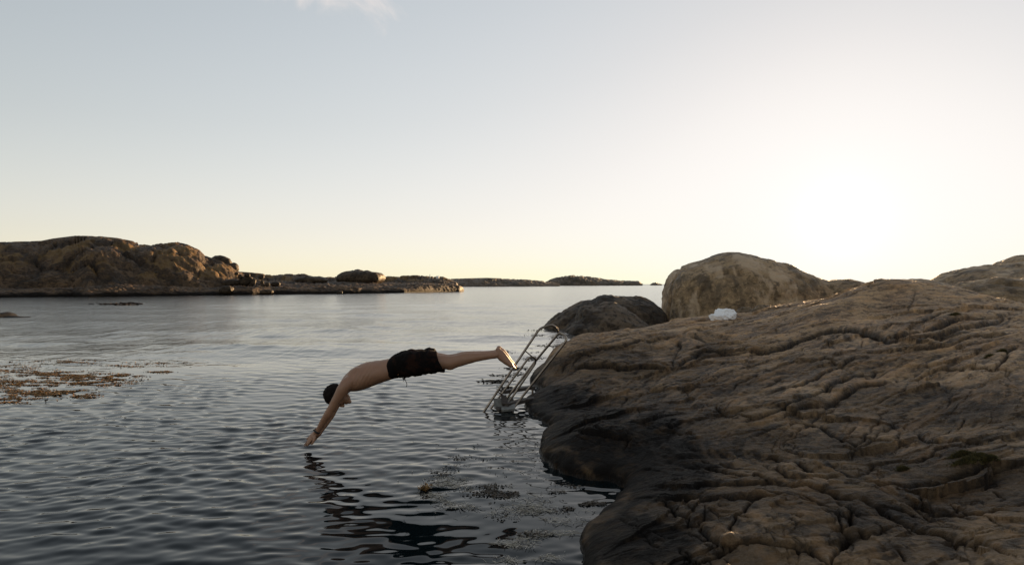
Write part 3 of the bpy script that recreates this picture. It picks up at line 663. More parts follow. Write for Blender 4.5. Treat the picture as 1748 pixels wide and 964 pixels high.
tail = [(1385,560),(1390,500),(1410,481),(1440,478),(1470,481),(1492,487),(1520,505),(1540,560),(1450,600)]
boulder('boulder', [blob(big, 26.5, 2.9, 0.2, pw=0.8), blob(tail, 25.0, 1.7, 0.3)], 0.045, M_BOULDER, 0.07, 0.8, 'huge rounded tan boulder behind the white towel with the low sun beside it', 2.0, 0.09, 0.45)
seal = [(930,556),(940,547),(960,534),(985,520),(1010,512),(1035,506),(1055,505),(1085,507),(1110,513),(1126,521),(1137,533),(1141,575),(1100,600),(1000,600),(940,590)]
bump = [(985,590),(984,555),(988,530),(998,521),(1016,521),(1028,517),(1045,517),(1060,522),(1075,531),(1095,543),(1112,560),(1110,590),(1050,610)]
toe = [(950,566),(965,556),(1000,553),(1040,560),(1050,575),(1000,590),(960,585)]
boulder('boulder', [blob(seal, 25.0, 1.3, 0.35), blob(bump, 22.8, 1.1, 0.4), blob(toe, 22.4, 0.9, 0.3)], 0.05, M_DARKROCK, 0.11, 0.9, 'low dark humped rock standing in the water behind the ladder', 5.0, 0.06, 0.5)
boulder('boulder', [blob([(1592,520),(1596,487),(1620,478),(1648,465),(1672,459),(1710,455),(1760,450),(1850,446),(1930,455),(1990,480),(1990,540),(1750,570)], 19.0, 2.6, 0.45)], 0.06, M_BOULDER, 0.07, 0.9, 'tall brown rock hump at the right edge rising behind the ridge', 8.0, 0.05, 0.5)
boulder('boulder', [blob([(1600,560),(1620,494),(1655,484),(1690,479),(1740,478),(1800,480),(1880,490),(1900,560),(1750,600)], 14.3, 1.2, 0.3)], 0.05, M_BOULDER, 0.06, 1.2, 'low grey rock shelf at the right edge in front of the tall brown hump', 9.0, 0.06, 0.8)
boulder('boulder', [blob([(1490,500),(1510,481),(1535,478.5),(1560,478.5),(1590,481),(1610,486),(1620,510),(1550,520)], 15.5, 0.9, 0.3)], 0.05, M_BOULDER, 0.03, 1.2, 'thin sunlit rock crest showing just above the ridge', 3.0)
boulder('stone', [blob([(1280,545),(1283,532),(1292,525),(1304,521),(1314,523),(1320,530),(1318,545)], 13.9, 0.22, 0)], 0.012, M_BOULDER, 0.03, 6.0, 'small pale stone lying between the towel and the huge boulder', 1.0, cat='stone')
boulder('stone', [blob([(1258,545),(1260,530),(1270,524),(1280,527),(1284,536),(1282,545)], 14.4, 0.25, 0)], 0.014, M_BOULDER, 0.03, 6.0, 'small shaded stone at the foot of the huge boulder, left of the pale stone', 4.0, cat='stone')
q = on_rock(1250, 926); zz = rock_z(*q)
def sph_stone(name, x, y, z, r, mat, label, seed, vox, cat='stone', group=None):
    me = remeshed(name, [ellipsoid((x, y, z), np.eye(3), r, 40, 28)], vox, 1); roughen(me, 0.16*min(r), 1.1/min(r), seed)
    o = link(name, me, mat); tag(o, label, cat, group); return o
sph_stone('stone', q[0], q[1], zz + 0.01, (0.062, 0.05, 0.04), M_ROCK, 'small round stone wedged where the cracks meet in the near rock', 3.3, 0.006)
boulder('skerry', [blob([(-60,552),(-40,543),(-10,540),(20,540),(45,542),(58,546),(52,556),(0,562)], 33.5, 0.9, 0.2)], 0.05, M_SKERRY, 0.05, 1.5, 'flat dark skerry barely above the water at the left edge', 6.0, cat='rock')

# ------------------------------------------------------------------ islands
def interp(tab, x): tab = np.array(tab, float); return np.interp(x, tab[:, 0], tab[:, 1])
def island(name, px0, px1, npx, shore, crest, rise, depth, label, mat, lump=1.0, shelf=1.2, nd=150, seed=0, gr=True, shelf_end=9.0):
    """land in plan: azimuth along the shore, d metres behind the waterline"""
    pxs = np.linspace(px0, px1, npx); d = np.concatenate([[-3.0], np.geomspace(0.15, depth, nd) - 0.15])
    Ys = interp(shore, pxs); top = interp(crest, pxs)
    Yc = Ys + rise
    zt = CH + (HY - top)/F*Yc                                                    # height that reaches the crest line
    D = np.repeat(d[:, None], npx, 1); Yv = Ys[None] + D; Xv = (pxs[None]-CX)/F*Yv
    wob = 1.5*fbm(Xv*0.12, Yv*0.12, seed, 4)*lump
    dd = np.maximum(D + wob*np.clip(D/4, 0, 1), 0)
    hs = shelf*(0.8 + 0.3*fbm(Xv*0.1, Yv*0.05, seed+2.0, 3))*np.minimum(1, (dd/2.2)**0.55) 
    t = np.clip((dd - shelf_end)/(rise - shelf_end), 0, 1)
    hill = np.maximum(zt[None]-shelf, 0)*np.sin(np.clip(t, 0, 1)*np.pi/2)**0.8
    back = 1 - 0.5*sstep(dd, rise*1.25, depth)
    z = (hs + hill)*back
    f1, f2, idv = worley(Xv*0.15/lump + 0.25*pn(Xv*.3, Yv*.3), Yv*0.12/lump + 0.2*pn(Xv*.3, Yv*.3, 4.), seed)
    g1, g2, id2 = worley(Xv*0.5/lump + 0.2*pn(Xv*.8, Yv*.8), Yv*0.4/lump, seed+3)
    m = sstep(z, 0.3, 1.6)
    amp = np.clip(z/zt.max(), 0.1, 1)
    dome = np.sqrt(np.maximum(1 - f1**2, 0)) - 0.8
    z = z + m*lump*amp*(2.6*dome - 0.8*np.exp(-((f2-f1)/0.07)**2) + 1.6*(idv-0.5)) + m*lump*amp*(0.35*(0.4-g1) - 0.22*np.exp(-((g2-g1)/0.08)**2))
    z = z + m*lump*(0.16*fbm(Xv*0.5, Yv*0.5, seed, 5) - 0.6*np.abs(fbm(Xv*0.22, Yv*0.22, seed+4., 5)) + 0.15*ridged(Xv*.6, Yv*.6, seed+2., 4)) + 0.10*lump*fbm(Xv*1.5, Yv*1.5, seed, 4)*sstep(z, 0, .3)
    cap = CH + (HY - top[None] + 1.0)/F*Yv                                       # keep the skyline where it is
    z = smin(z, cap, 0.25*lump)
    z = np.where(D < 0, -1.5, z)
    z = np.where((D <= 0.01) & (D >= 0), -0.1, z)
    V = np.stack([Xv, Yv, z], -1)
    gz = np.gradient(z, axis=0)/np.maximum(np.gradient(D, axis=0), .05)
    flat = sstep(0.9 - np.abs(gz), 0, 0.6); grs = np.clip(flat*sstep(fbm(Xv*0.22, Yv*0.12, 7.7+seed, 5), -0.02, 0.22)*sstep(z, 2.0, 3.0), 0, 1)
    me = mesh_from(name, V.reshape(-1, 3), grid_faces(len(d), npx)[:, ::-1])
    crk = np.maximum(np.exp(-((f2-f1)/0.08)**2), 0.6*np.exp(-((g2-g1)/0.1)**2))*m
    set_attrs(me, {'dirt': (crk*0.7).ravel(), 'tide_and_shade': sstep(z + 0.25*fbm(Xv*.4, Yv*.4, 2., 3), 0.75, 0.25).ravel(), 'strata': np.full(z.size, 0.47), 'grass': (grs if gr else grs*0).ravel()})
    o = link(name, me, mat); tag(o, label, kind='structure'); return o
SH1 = [(-250,75),(0,83),(125,88),(150,86),(250,93),(430,103),(470,108),(560,113),(600,117),(690,128),(785,148),(800,156)]
CR1 = [(-250,425),(-60,416),(0,414),(70,412),(90,408),(130,403),(170,404),(200,407),(230,413),(270,415),(300,413),(320,418),(340,427),(350,437),(362,441),(380,446),(395,453),(405,460),(418,470),(430,475),(460,480),(520,481),(700,482),(770,484),(789,490),(793,497)]
island('island', -250, 792, 760, SH1, CR1, 34, 70, 'rocky island at the left with a rounded hill and dry golden grass', M_ISLAND, 1.0, 1.3, 170, 0)
SH2 = [(380,170),(800,175)]
CR2 = [(395,480),(402,464),(430,466),(450,468),(465,470),(490,468),(520,468),(535,474),(545,475),(560,473),(585,472),(600,471),(640,471),(665,471),(690,471),(720,470),(757,473),(768,478),(779,482),(784,489)]
island('island', 380, 784, 420, SH2, CR2, 20, 50, 'low stretch of bare rock hills behind the island shelf', M_ISLAND, 0.7, 1.2, 80, 5)
CR3 = [(700,484),(735,479),(760,477),(790,476),(830,475),(860,476),(900,478),(925,480),(945,482.5),(955,485)]
island('island', 700, 955, 160, [(700,420),(960,520)], CR3, 60, 140, 'low dark islet in the distance, left of the highest far islet', M_FAR, 2.0, 1.2, 50, 9, False, 5.0)
CR4 = [(925,485),(938,478),(950,474),(970,471),(985,470),(1005,472),(1030,476),(1060,479),(1090,480),(1096,484.2)]
island('island', 925, 1097, 140, [(900,760),(1100,820)], CR4, 70, 180, 'far islet with a gentle hump on the horizon', M_FAR, 3.0, 2.0, 50, 12, False, 6.0)
island('island', 1110, 1130, 24, [(1100,900),(1130,900)], [(1110,485),(1115,483),(1121,482.5),(1130,485)], 30, 60, 'tiny rock on the horizon left of the huge boulder', M_FAR, 1.5, .6, 20, 14, False, 4.0)
def far_blob(px, py, w, h, Y, label, mat, seed, group=None, cat='boulder'):
    oc = [(px + w*math.cos(a)*(1 if math.cos(a) > 0 else .95), py - h*math.sin(a)*(1 if math.sin(a) > 0 else .9)) for a in np.linspace(0, 6.2, 18)]
    me = mesh_from('boulder', *blob(oc, Y, w/F*Y*0.8, 0.3, 56, 34, .75)); roughen(me, 0.16*h/F*Y, 0.5/(h/F*Y), seed, 0.10*h/F*Y, 0.35/(h/F*Y)); roughen(me, 0.04*h/F*Y, 2.2/(h/F*Y), seed+2)
    o = link('boulder' if cat == 'boulder' else 'stone', me, mat); tag(o, label, cat, group)
for a in [(374,452,21,15,127,'dark round boulder perched on the right shoulder of the island hill',1),
          (396,458,11,9,125,'lumpy dark boulder just right of the round perched one',2),
          (337,469,20,15,118,'big squared block in the island cliff under the right end of the hill',3),
          (307,455,16,9,116,'rounded block above the big squared block in the island cliff',4),
          (357,472,14,12,119,'tall block leaning beside the big squared block in the cliff',5),
          (270,470,15,8,107,'block jutting from the island hillside left of the cliff blocks',6),
          (395,483,15,6,112,'long low boulder on the shelf below the perched boulders',7),
          (420,480,12,9,113,'dark wedge shaped boulder at the foot of the hill slope',8),
          (615,475,48,11,152,'broad dark dome of rock standing above the low island shelf',9),
          (530,479,34,6,140,'smooth low hump of rock in the middle of the island shelf',10),
          (470,485,9,4,116,'pale flat boulder right of the rubble heap',11),
          (386,495,12,7,101,'fractured boulder at the waterline below the long low one',12),
          (455,498,12,4,104,'dark half sunk rock at the shore under the rubble heap',13),
          (580,499,5,2.4,110,'small sunlit rock at the shore in front of the shelf',14)]:
    far_blob(*a[:6], M_ISLAND_B, a[6])
for i, (px, py, w, h) in enumerate([(410,472,4,4),(413,483,3,3),(432,481,4,6),(429,487,4,4),(446,473,5,4),(449,488,4,4),(456,486,4,4),(438,490,3,3),(447,482,3,3),(404,467,4,3),(413,492,4,2.5),(422,470,5,3.5)]):
    far_blob(px, py, w, h, 112, 'small pale stone in the rubble heap at the foot of the island hill', M_ISLAND_B, 20+i, 'stones of the rubble heap on the island', 'stone')
# tiny beacon posts on the far low island
def post(px, Y, ptop, pbot, r, mat, label, cat, nm):
    c0, c1 = P(px, pbot, Y), P(px, ptop, Y); o = obj_from(nm, [pipe([c0, (c0+c1)/2, c1], r, 0, 8)], mat)
    tag(o, label, cat); return o
M_WHITE = plain('white_paint', (0.8, 0.78, 0.74), 0.5)
post(734, 183, 468, 476, 0.10, M_WHITE, 'thin pale pole standing on the low island', 'pole', 'pole')
post(747, 184, 471, 476, 0.42, M_WHITE, 'squat white marker right of the thin pole on the low island', 'marker', 'sea_marker')

# ------------------------------------------------------------------ diver
Y0 = 6.55
def DP(px, py, yo=0.0): return P(px, py, Y0 + yo)
PXM = Y0/F
def limb(rows, seg=24, n=6, power=2.0, round_ends=True):
    R = catmull(np.array(rows, float), n)
    C = np.array([DP(r[0], r[1], r[2]) for r in R]); return tube(C, R[:, 3]*PXM, R[:, 4], seg=seg, power=power, round_ends=round_ends)
M_SKIN, t, b = new_mat('skin'); v = OBJV(t)
L(t, MIX(t, NOISE(t, 14, 5, .6, v), (0.26, 0.134, 0.078), (0.34, 0.182, 0.108)), b.inputs['Base Color']); b.inputs['Roughness'].default_value = 0.5
b.inputs['Subsurface Weight'].default_value = 0.08; b.inputs['Subsurface Radius'].default_value = (0.01, 0.004, 0.002)
bp = N(t, 'ShaderNodeBump', ins={'Strength': 0.12, 'Distance': 0.004}); L(t, NOISE(t, 60, 4, .6, v), bp.inputs['Height']); L(t, bp.outputs[0], b.inputs['Normal'])
parts = [limb([(716,618,0,19,.150),(703,619,0,20.5,.165),(690,622,0,19.5,.162),(673,628,0,17,.148),(652,633.5,0,18.2,.155),(632,638.5,0,20.5,.168),(616,644.5,0,20.5,.178),(602,651,0,17.5,.178),(593,656,0,13,.150),(587,660,0,9,.10)], 32, 6, 2.3)]
NECK = limb([(600,655,0,11,.07),(590,661,0,10.5,.062),(581,668,0,10.5,.06),(574,674,0,10,.055)], 20)
parts.append(NECK)
for s in (-1, 1):
    dx, dy = (0, 0) if s < 0 else (3.0, 3.0)
    parts.append(limb([(606,648,s*.10,9,.06),(595,652.5,s*.150,10.5,.062),(586.5,662,s*.172,10,.058),(579.5,674,s*.172,8.6,.050),(574+dx*.7,683+dy*.4,s*.165,7.8,.046),(566+dx,697+dy*.7,s*.150,6.9,.042),(560.5+dx,706+dy,s*.138,6.9,.043),(552+dx,719.5+dy,s*.105,5.8,.036),(545+dx,731+dy,s*.080,4.7,.029),(540+dx,738+dy,s*.068,4.6,.028)], 20))
    # shoulder blade and pectoral masses
    parts.append(ellipsoid(DP(606, 637, s*.095), [(0.87,0,0.5),(0,1,0),(-0.5,0,0.87)], (.085, .06, .05)))
    parts.append(ellipsoid(DP(611, 656, s*.085), [(0.87,0,0.45),(0,1,0),(-0.45,0,0.87)], (.085, .075, .042)))
    lx, ly, ly0 = (0, 0, s*.088) if s < 0 else (1.5, -2.6, s*.088)
    parts.append(limb([(703,618.5,ly0*.9,16,.085),(720,618,ly0,16.5,.088),(737,617.5+ly,ly0,14.8,.082),(752,617.8+ly,ly0,12.6,.070),(764,618.6+ly,ly0,11.4,.061),(772,618+ly,ly0,11.2,.059),(781,615.6+ly,ly0,10.6,.059),(793,612.4+ly,ly0,10.2,.058),(805,610.4+ly,ly0,8.9,.050),(820,608.4+ly,ly0,7.2,.041),(835+lx,606.8+ly,ly0,6.1,.036),(845+lx,605.4+ly,ly0,6.2,.037),(851+lx,604+ly,ly0,6.0,.034)], 24))
    # kneecap, foot, toes
    parts.append(ellipsoid(DP(768, 627+ly, ly0), np.eye(3), (.045, .04, .024)))
    fx = lx; fy = ly
    parts.append(limb([(850.5+fx,597+fy,ly0,4.6,.030),(853+fx,602+fy,ly0,7.0,.034),(857+fx,608+fy,ly0,8.0,.036),(862+fx,613+fy,ly0,7.2,.040),(867+fx,618+fy,ly0,6.0,.046),(872+fx,622.5+fy,ly0,4.7,.047)], 22, 5, 2.2))
    for k, (off, ln, rr) in enumerate([(-.036,1.0,.0125),(-.016,.98,.0095),(.001,.88,.009),(.017,.76,.0085),(.031,.62,.008)]):
        o_ = off*(1 if s < 0 else -1) * (-1)
        a0 = DP(871+fx, 622+fy, ly0+o_); a2 = DP(872+fx+7.5*ln, 623+fy+5.6*ln, ly0+o_*1.08); a1 = (a0+a2)/2 + np.array([0.004, 0, 0.006])
        C = catmull([a0, a1, a2], 4); parts.append(tube(C, np.full(len(C), rr), np.full(len(C), rr), seg=10))
# head, face down between the arms
HC = DP(575.5, 674.8, 0); hu = np.array([-0.985, 0, -0.17]); hf = np.array([0.17, 0, -0.985]); hs_ = np.array([0, 1.0, 0])
HAX = [hu, hf, hs_]
def hp(u, f, s): return HC + hu*u + hf*f + hs_*s
parts += [ellipsoid(hp(.022, -.012, 0), HAX, (.098, .096, .076)), ellipsoid(hp(-.03, .03, 0), HAX, (.085, .062, .064)), ellipsoid(hp(-.078, .045, 0), HAX, (.042, .052, .050)),
          ellipsoid(hp(-.108, .075, 0), HAX, (.020, .022, .026)), ellipsoid(hp(-.028, .098, 0), HAX, (.026, .022, .013)), ellipsoid(hp(-.042, .108, 0), HAX, (.013, .016, .017)),
          ellipsoid(hp(.006, .078, 0), HAX, (.014, .018, .052)), ellipsoid(hp(-.070, .088, 0), HAX, (.007, .012, .026)), ellipsoid(hp(-.081, .087, 0), HAX, (.007, .012, .023))]
for s in (-1, 1):
    parts.append(ellipsoid(hp(-.022, -.004, s*.076), [hu, hf*.9 + hs_*s*.4, hs_], (.032, .019, .010)))
    parts.append(ellipsoid(hp(-.034, .066, s*.044), HAX, (.020, .018, .018)))
# hands: palms, four fingers each, thumb from the side of the palm
def hand(wrist, d, w, k):
    d = d/np.linalg.norm(d); w = w - d*(w@d); w /= np.linalg.norm(w); n = np.cross(d, w)
    out = []
    C = np.array([wrist - d*.012, wrist + d*.02, wrist + d*.055, wrist + d*.095]); 
    out.append(tube(catmull(C, 4), np.interp(np.linspace(0, 1, 13), [0, .3, .7, 1], [.020, .017, .016, .012]), np.interp(np.linspace(0, 1, 13), [0, .3, .7, 1], [.027, .036, .042, .040]), up=w, seg=20, power=2.4))
    for j, (off, ln, r) in enumerate([(-.031, .068, .0088), (-.010, .079, .0092), (.011, .073, .0090), (.030, .057, .0080)]):
        a = wrist + d*(.092 - .006*abs(j-1)) + w*off; bend = n*k*(.006 + .003*j)
        C = catmull([a - d*.02, a + d*ln*.45 + w*off*.06, a + d*ln*.8 + w*off*.08 + bend*.5, a + d*ln + w*off*.08 + bend], 4)
        out.append(tube(C, np.linspace(r*1.05, r*.78, len(C)), np.linspace(r*1.05, r*.78, len(C)), up=w, seg=12))
    a = wrist + d*.028 - w*.030
    C = catmull([a, a + d*.025 - w*.020 + n*k*.006, a + d*.052 - w*.030 + n*k*.010, a + d*.072 - w*.031 + n*k*.011], 4)
    out.append(tube(C, np.linspace(.0125, .0085, len(C)), np.linspace(.0125, .0085, len(C)), up=w, seg=12))
    return out
dh = DP(516.5, 762, -.03) - DP(540, 737, -.06)
perp = np.array([dh[2], 0, -dh[0]]); perp /= np.linalg.norm(perp)
if perp[2] < 0: perp = -perp
parts += hand(DP(540.5, 737, -.066), dh, -np.array([0, .80, 0]) + perp*-.62 if False else (np.array([0, -.78, 0]) - perp*.62)*-1.0, 1)
parts += hand(DP(543.5, 740, .066), DP(520, 763.5, .035) - DP(543.5, 740, .066), np.array([0, .85, 0]) - perp*.5, -1)
body_me = remeshed('body', parts, 0.0048, 5, 0.5)
Vb = get_co(body_me); Nb = get_no(body_me); yo = Vb[:, 1] - Y0
tx = sstep(Vb[:, 0], DP(592, 650)[0], DP(604, 650)[0])*sstep(-Vb[:, 0], -DP(690, 620)[0], -DP(670, 620)[0])
db = .0022*fbm(Vb[:, 0]*13, Vb[:, 1]*13, Vb[:, 2]*13, 3)
db += -0.010*tx*np.exp(-(yo/.022)**2)*np.clip(Nb[:, 2], 0, 1)                                  # spine
db += 0.006*tx*np.exp(-((np.abs(yo)-.055)/.03)**2)*np.clip(Nb[:, 2], 0, 1)                    # long back muscles
rib = sstep(Vb[:, 0], DP(606, 650)[0], DP(614, 650)[0])*sstep(-Vb[:, 0], -DP(648, 650)[0], -DP(636, 640)[0])*np.clip(np.abs(Nb[:, 1])*1.2, 0, 1)
db += 0.0011*rib*np.sin((Vb[:, 0]*0.9 - Vb[:, 2]*0.5)*2*np.pi/.034)                           # ribs
set_co(body_me, Vb + Nb*db[:, None])
diver = empty('person', DP(690, 620)); tag(diver, 'man in dark swim shorts diving head first over the water, arms outstretched', 'person')
link('body', body_me, M_SKIN, diver)
M_HAIR = plain('hair', (0.010, 0.0065, 0.0045), 0.75, 0, 160, 0.6, 0.6)
M_HAIR.node_tree.nodes['Principled BSDF'].inputs['Specular IOR Level'].default_value = .12
hv, hq = ellipsoid(hp(.024, -.014, 0), HAX, (.107, .104, .084), 56, 40)
rel = hv - HC; fu, ff = rel@hu, rel@hf
inside = (ff > .028 + .35*np.maximum(fu-.03, 0)) & (fu < .085) | (fu < -.055) | ((fu < -.005) & (ff > -.02))
hv = np.where(inside[:, None], hp(.02, -.012, 0) + (hv - hp(.02, -.012, 0))*.80, hv)
hair = obj_from('hair', [(hv, hq)], M_HAIR, diver); roughen(hair.data, .006, 45, 2.0); roughen(hair.data, .003, 120, 5.0)
M_EYE = plain('eye', (.7, .68, .65), .2)
for s in (-1, 1): obj_from('eye', [ellipsoid(hp(-.008, .078, s*.031), HAX, (.011, .011, .012), 16, 10)], M_EYE, diver)
# shorts: one cloth shell with two open legs
M_SHORT, t, b = new_mat('dark_cloth'); v = OBJV(t)
wv_ = NOISE(t, 9, 4, .6, v, .6)
L(t, MIX(t, SMOOTH(t, wv_, .48, .62), (0.006, 0.0045, 0.0042), (0.020, 0.009, 0.006)), b.inputs['Base Color']); b.inputs['Roughness'].default_value = .9; b.inputs['Specular IOR Level'].default_value = .08
sh = [limb([(671,629,0,17.2,.158),(676,626.5,0,19,.165),(684,622.6,0,21,.180),(697,619.8,0,22.9,.190),(712,618.6,0,22.8,.192),(726,617.6,0,20.5,.188)], 40, 6, 2.4, True)]
for s in (-1, 1):
    dy = 0 if s < 0 else -3.2; dx = 0 if s < 0 else -3
    rows = [(700,619,s*.075,19,.10),(716,618,s*.092,20.5,.104),(734,617+dy,s*.097,19.8,.106),(745+dx,616.4+dy,s*.099,18.8,.107),(751+dx,616.2+dy,s*.099,18.2,.107),(752.5+dx,616.2+dy,s*.099,17.0,.102),(748+dx,616.4+dy,s*.097,14.2,.084),(742+dx,616.6+dy,s*.095,11,.07)]
    R = catmull(np.array(rows, float), 6); C = np.array([DP(r[0], r[1], r[2]) for r in R])
    # hem plane leans: push ring points along x with height
    Vt, Qt = tube(np.stack([np.linspace(C[0, 0], C[-1, 0], len(C)), C[:, 1], C[:, 2]], -1), R[:, 3]*PXM, R[:, 4], seg=40, power=2.3, round_ends=False)
    ringi = np.repeat(np.arange(len(C)), 40); ringi = np.concatenate([ringi, [0, len(C)-1]])
    Vt[:, 0] += (C[ringi, 0] - np.linspace(C[0, 0], C[-1, 0], len(C))[ringi])
    tt = np.clip((R[ringi, 0] - 725)/25, 0, 1); Vt[:, 0] -= (Vt[:, 2] - C[ringi, 2])*0.40*tt
    sh.append((Vt, Qt))
sh_me = remeshed('shorts', sh, 0.006, 3)
Vs = get_co(sh_me); Ns = get_no(sh_me)
wr = .010*ridged(Vs[:, 0]*9 + 3*Vs[:, 2], Vs[:, 1]*5, Vs[:, 2]*5, 3) + .010*fbm(Vs[:, 0]*16, Vs[:, 1]*7, Vs[:, 2]*7, 3) - .012
wst = DP(671, 629)[0]; set_co(sh_me, Vs + Ns*(wr*np.clip((Vs[:, 0]-wst)/.05, 0, 1))[:, None])
shorts = link('shorts', sh_me, M_SHORT, diver)
wb = limb([(670.3,629.2,0,17.0,.156),(672.5,628.2,0,17.9,.160),(674.8,627.0,0,18.6,.164)], 40, 3, 2.35, False)
wbo = obj_from('waistband', [wb], plain('waistband', (0.006, 0.005, 0.005), .95, 0, 60, .4), shorts)
wbo.data.materials[0].node_tree.nodes['Principled BSDF'].inputs['Specular IOR Level'].default_value = .08
M_CORD = plain('cord', (0.05, 0.04, 0.035), .8)
obj_from('drawstring', [pipe([DP(688,641,-.02), DP(690.6,646,-.03), DP(693.5,652,-.03), DP(694.6,656,-.03), DP(693.6,660,-.03)], .0032, 4, 6), pipe([DP(686.5,642,-.02), DP(687.5,646,-.03), DP(690,648.5,-.035), DP(688.5,650,-.03)], .003, 4, 6),
                        ellipsoid(DP(690, 645.6, -.03), np.eye(3), (.012, .01, .009), 10, 8)], M_CORD, shorts)
# wrist watch on the near arm
wc = DP(541.5, 735.2, -.071); wd_ = DP(538, 740.5, -.066) - DP(545, 730, -.08); wd_ /= np.linalg.norm(wd_)
Cb = np.array([wc + wd_*k for k in (-.009, -.008, .008, .009)])
watch = obj_from('wrist_watch', [tube(Cb, np.array([.0300,.0325,.0325,.0300]), np.array([.0335,.036,.036,.0335]), seg=28, round_ends=False)], plain('watch_strap', (.012,.012,.013), .55), diver)
M_STEEL = plain('steel', (.55, .52, .48), .28, 1.0, 30, .12)
fn = np.cross(wd_, [0, 1, 0]); fn /= np.linalg.norm(fn); fn = fn if fn[0] < 0 else -fn
for rr, h, mm, nm in ((.0165, .0065, M_STEEL, 'watch_case'), (.0135, .0085, plain('watch_glass', (.02, .02, .025), .1), 'watch_face')):
    cc = wc + fn*.033; Ct = np.array([cc - fn*.006, cc + fn*(h-.001), cc + fn*h]); obj_from(nm, [tube(Ct, np.array([rr, rr, rr*.88]), np.array([rr, rr, rr*.88]), up=wd_, seg=24, round_ends=False)], mm, watch)

# ------------------------------------------------------------------ bathing ladder
def lp(x, y, Y): return P(800 + x/5.355, 540 + y/5.355, Y)
M_RAIL = plain('ladder_steel', (.27, .22, .175), .32, 1.0, 22, .35, .1)
M_TREAD = plain('ladder_tread', (.045, .032, .024), .7, 0, 40, .5, .3)
M_GREY = plain('grey_plate', (.17, .165, .15), .6, 0.2, 25, .3, .2)
lad = empty('bathing_ladder', P(850, 701, 8.65)); tag(lad, 'steel bathing ladder with curved handrails leaning on the rock edge', 'ladder')
def down(a, bpt, k): a, bpt = np.asarray(a), np.asarray(bpt); return a + (a - bpt)*k
R_ = .0155
a0 = lp(140,868,8.6); a1 = lp(620,152,8.66)
hoop1 = [down(a0, a1, .45), a0, lp(380,508,8.63), a1, lp(640,120,8.66), lp(668,103,8.67), lp(738,79,8.70), lp(768,78,8.72), lp(795,95,8.74), lp(815,128,8.76), lp(824,158,8.78)]
def bent(ptsl, r, nm, mat=M_RAIL):   # straight runs stay straight: dense linear sampling then light smoothing at the bends
    ptsl = np.array(ptsl); seg = []
    for a, bb in zip(ptsl[:-1], ptsl[1:]):
        k = max(2, int(np.linalg.norm(bb-a)/.02)); seg.append(a + (bb-a)*np.linspace(0, 1, k, endpoint=False)[:, None])
    C = np.concatenate(seg + [ptsl[-1:]])
    for _ in range(3): C[1:-1] = (C[:-2] + 2*C[1:-1] + C[2:])/4
    return obj_from(nm, [tube(C, np.full(len(C), r), np.full(len(C), r), up=(.1, .97, .2), seg=12, round_ends=False)], mat, lad)
bent(hoop1, R_, 'handrail')
m1 = lp(345,755,9.0); bent([lp(826,150,8.78), lp(620,395,8.9), m1, down(m1, lp(620,395,8.9), .30)], R_, 'handrail')
r0 = lp(480,745,8.72); bent([lp(822,156,8.76), lp(840,152,8.72), lp(866,162,8.66), lp(886,182,8.62), lp(894,206,8.60), lp(886,232,8.60), r0, lp(392,860,8.66), down(lp(392,860,8.66), r0, .8)], R_, 'handrail')
l0 = lp(268,752,8.8); bent([down(l0, lp(540,388,8.82), .45), l0, lp(540,388,8.82), lp(556,372,8.82), lp(577,366,8.82), lp(600,374,8.84), lp(615,394,8.86), lp(612,425,8.88), lp(388,752,8.88), down(lp(388,752,8.88), lp(612,425,8.88), .5)], R_*.9, 'side_rail')
bent([lp(525,320,8.66), lp(580,366,8.82)], .008, 'brace'); bent([lp(270,690,8.62), lp(318,722,8.8)], .008, 'brace')
def plank(p0, p1, wv, hw, ht, nm, mat):
    p0, p1 = np.asarray(p0), np.asarray(p1); u = (p1-p0); ln = np.linalg.norm(u); u /= ln; wv = np.asarray(wv, float); wv -= u*(wv@u); wv /= np.linalg.norm(wv); n = np.cross(u, wv)
    o = obj_from(nm, [box((p0+p1)/2, u, wv, n, ln/2, hw, ht)], mat, lad, False)
    bv = o.modifiers.new('bevel', 'BEVEL'); bv.width = .004; bv.segments = 2; return o
plank(lp(310,690,9.0), lp(590,645,9.35), (0,1,.0), .05, .022, 'mounting_arm', M_TREAD)
plank(lp(330,808,8.62), lp(500,770,8.95), (0,1,0), .05, .024, 'mounting_arm', M_TREAD)
plank(lp(500,765,8.95), lp(640,745,9.15), (0,1,0), .045, .020, 'mounting_arm', M_TREAD)
plank(lp(320,728,8.75), lp(335,806,8.62), (1,0,0), .035, .02, 'bracket', M_TREAD)
plank(lp(232,796,8.72), lp(318,790,8.72), (0,.3,1), .066, .012, 'side_plate', M_GREY)
plank(lp(300,838,8.60), lp(425,826,8.60), (0,1,.15), .10, .016, 'tread', M_GREY)
plank(lp(262,846,8.58), lp(520,905,8.75), (0,1,.1), .05, .02, 'tread', M_TREAD)
plank(lp(350,790,9.0), lp(400,745,9.0), (0,1,0), .04, .03, 'tread', M_GREY)
for x, ya, yb, Yb in ((584,640,722,9.35), (620,735,808,9.12)):
    bent([lp(x, ya, Yb), lp(x, yb, Yb)], .014, 'bolt')

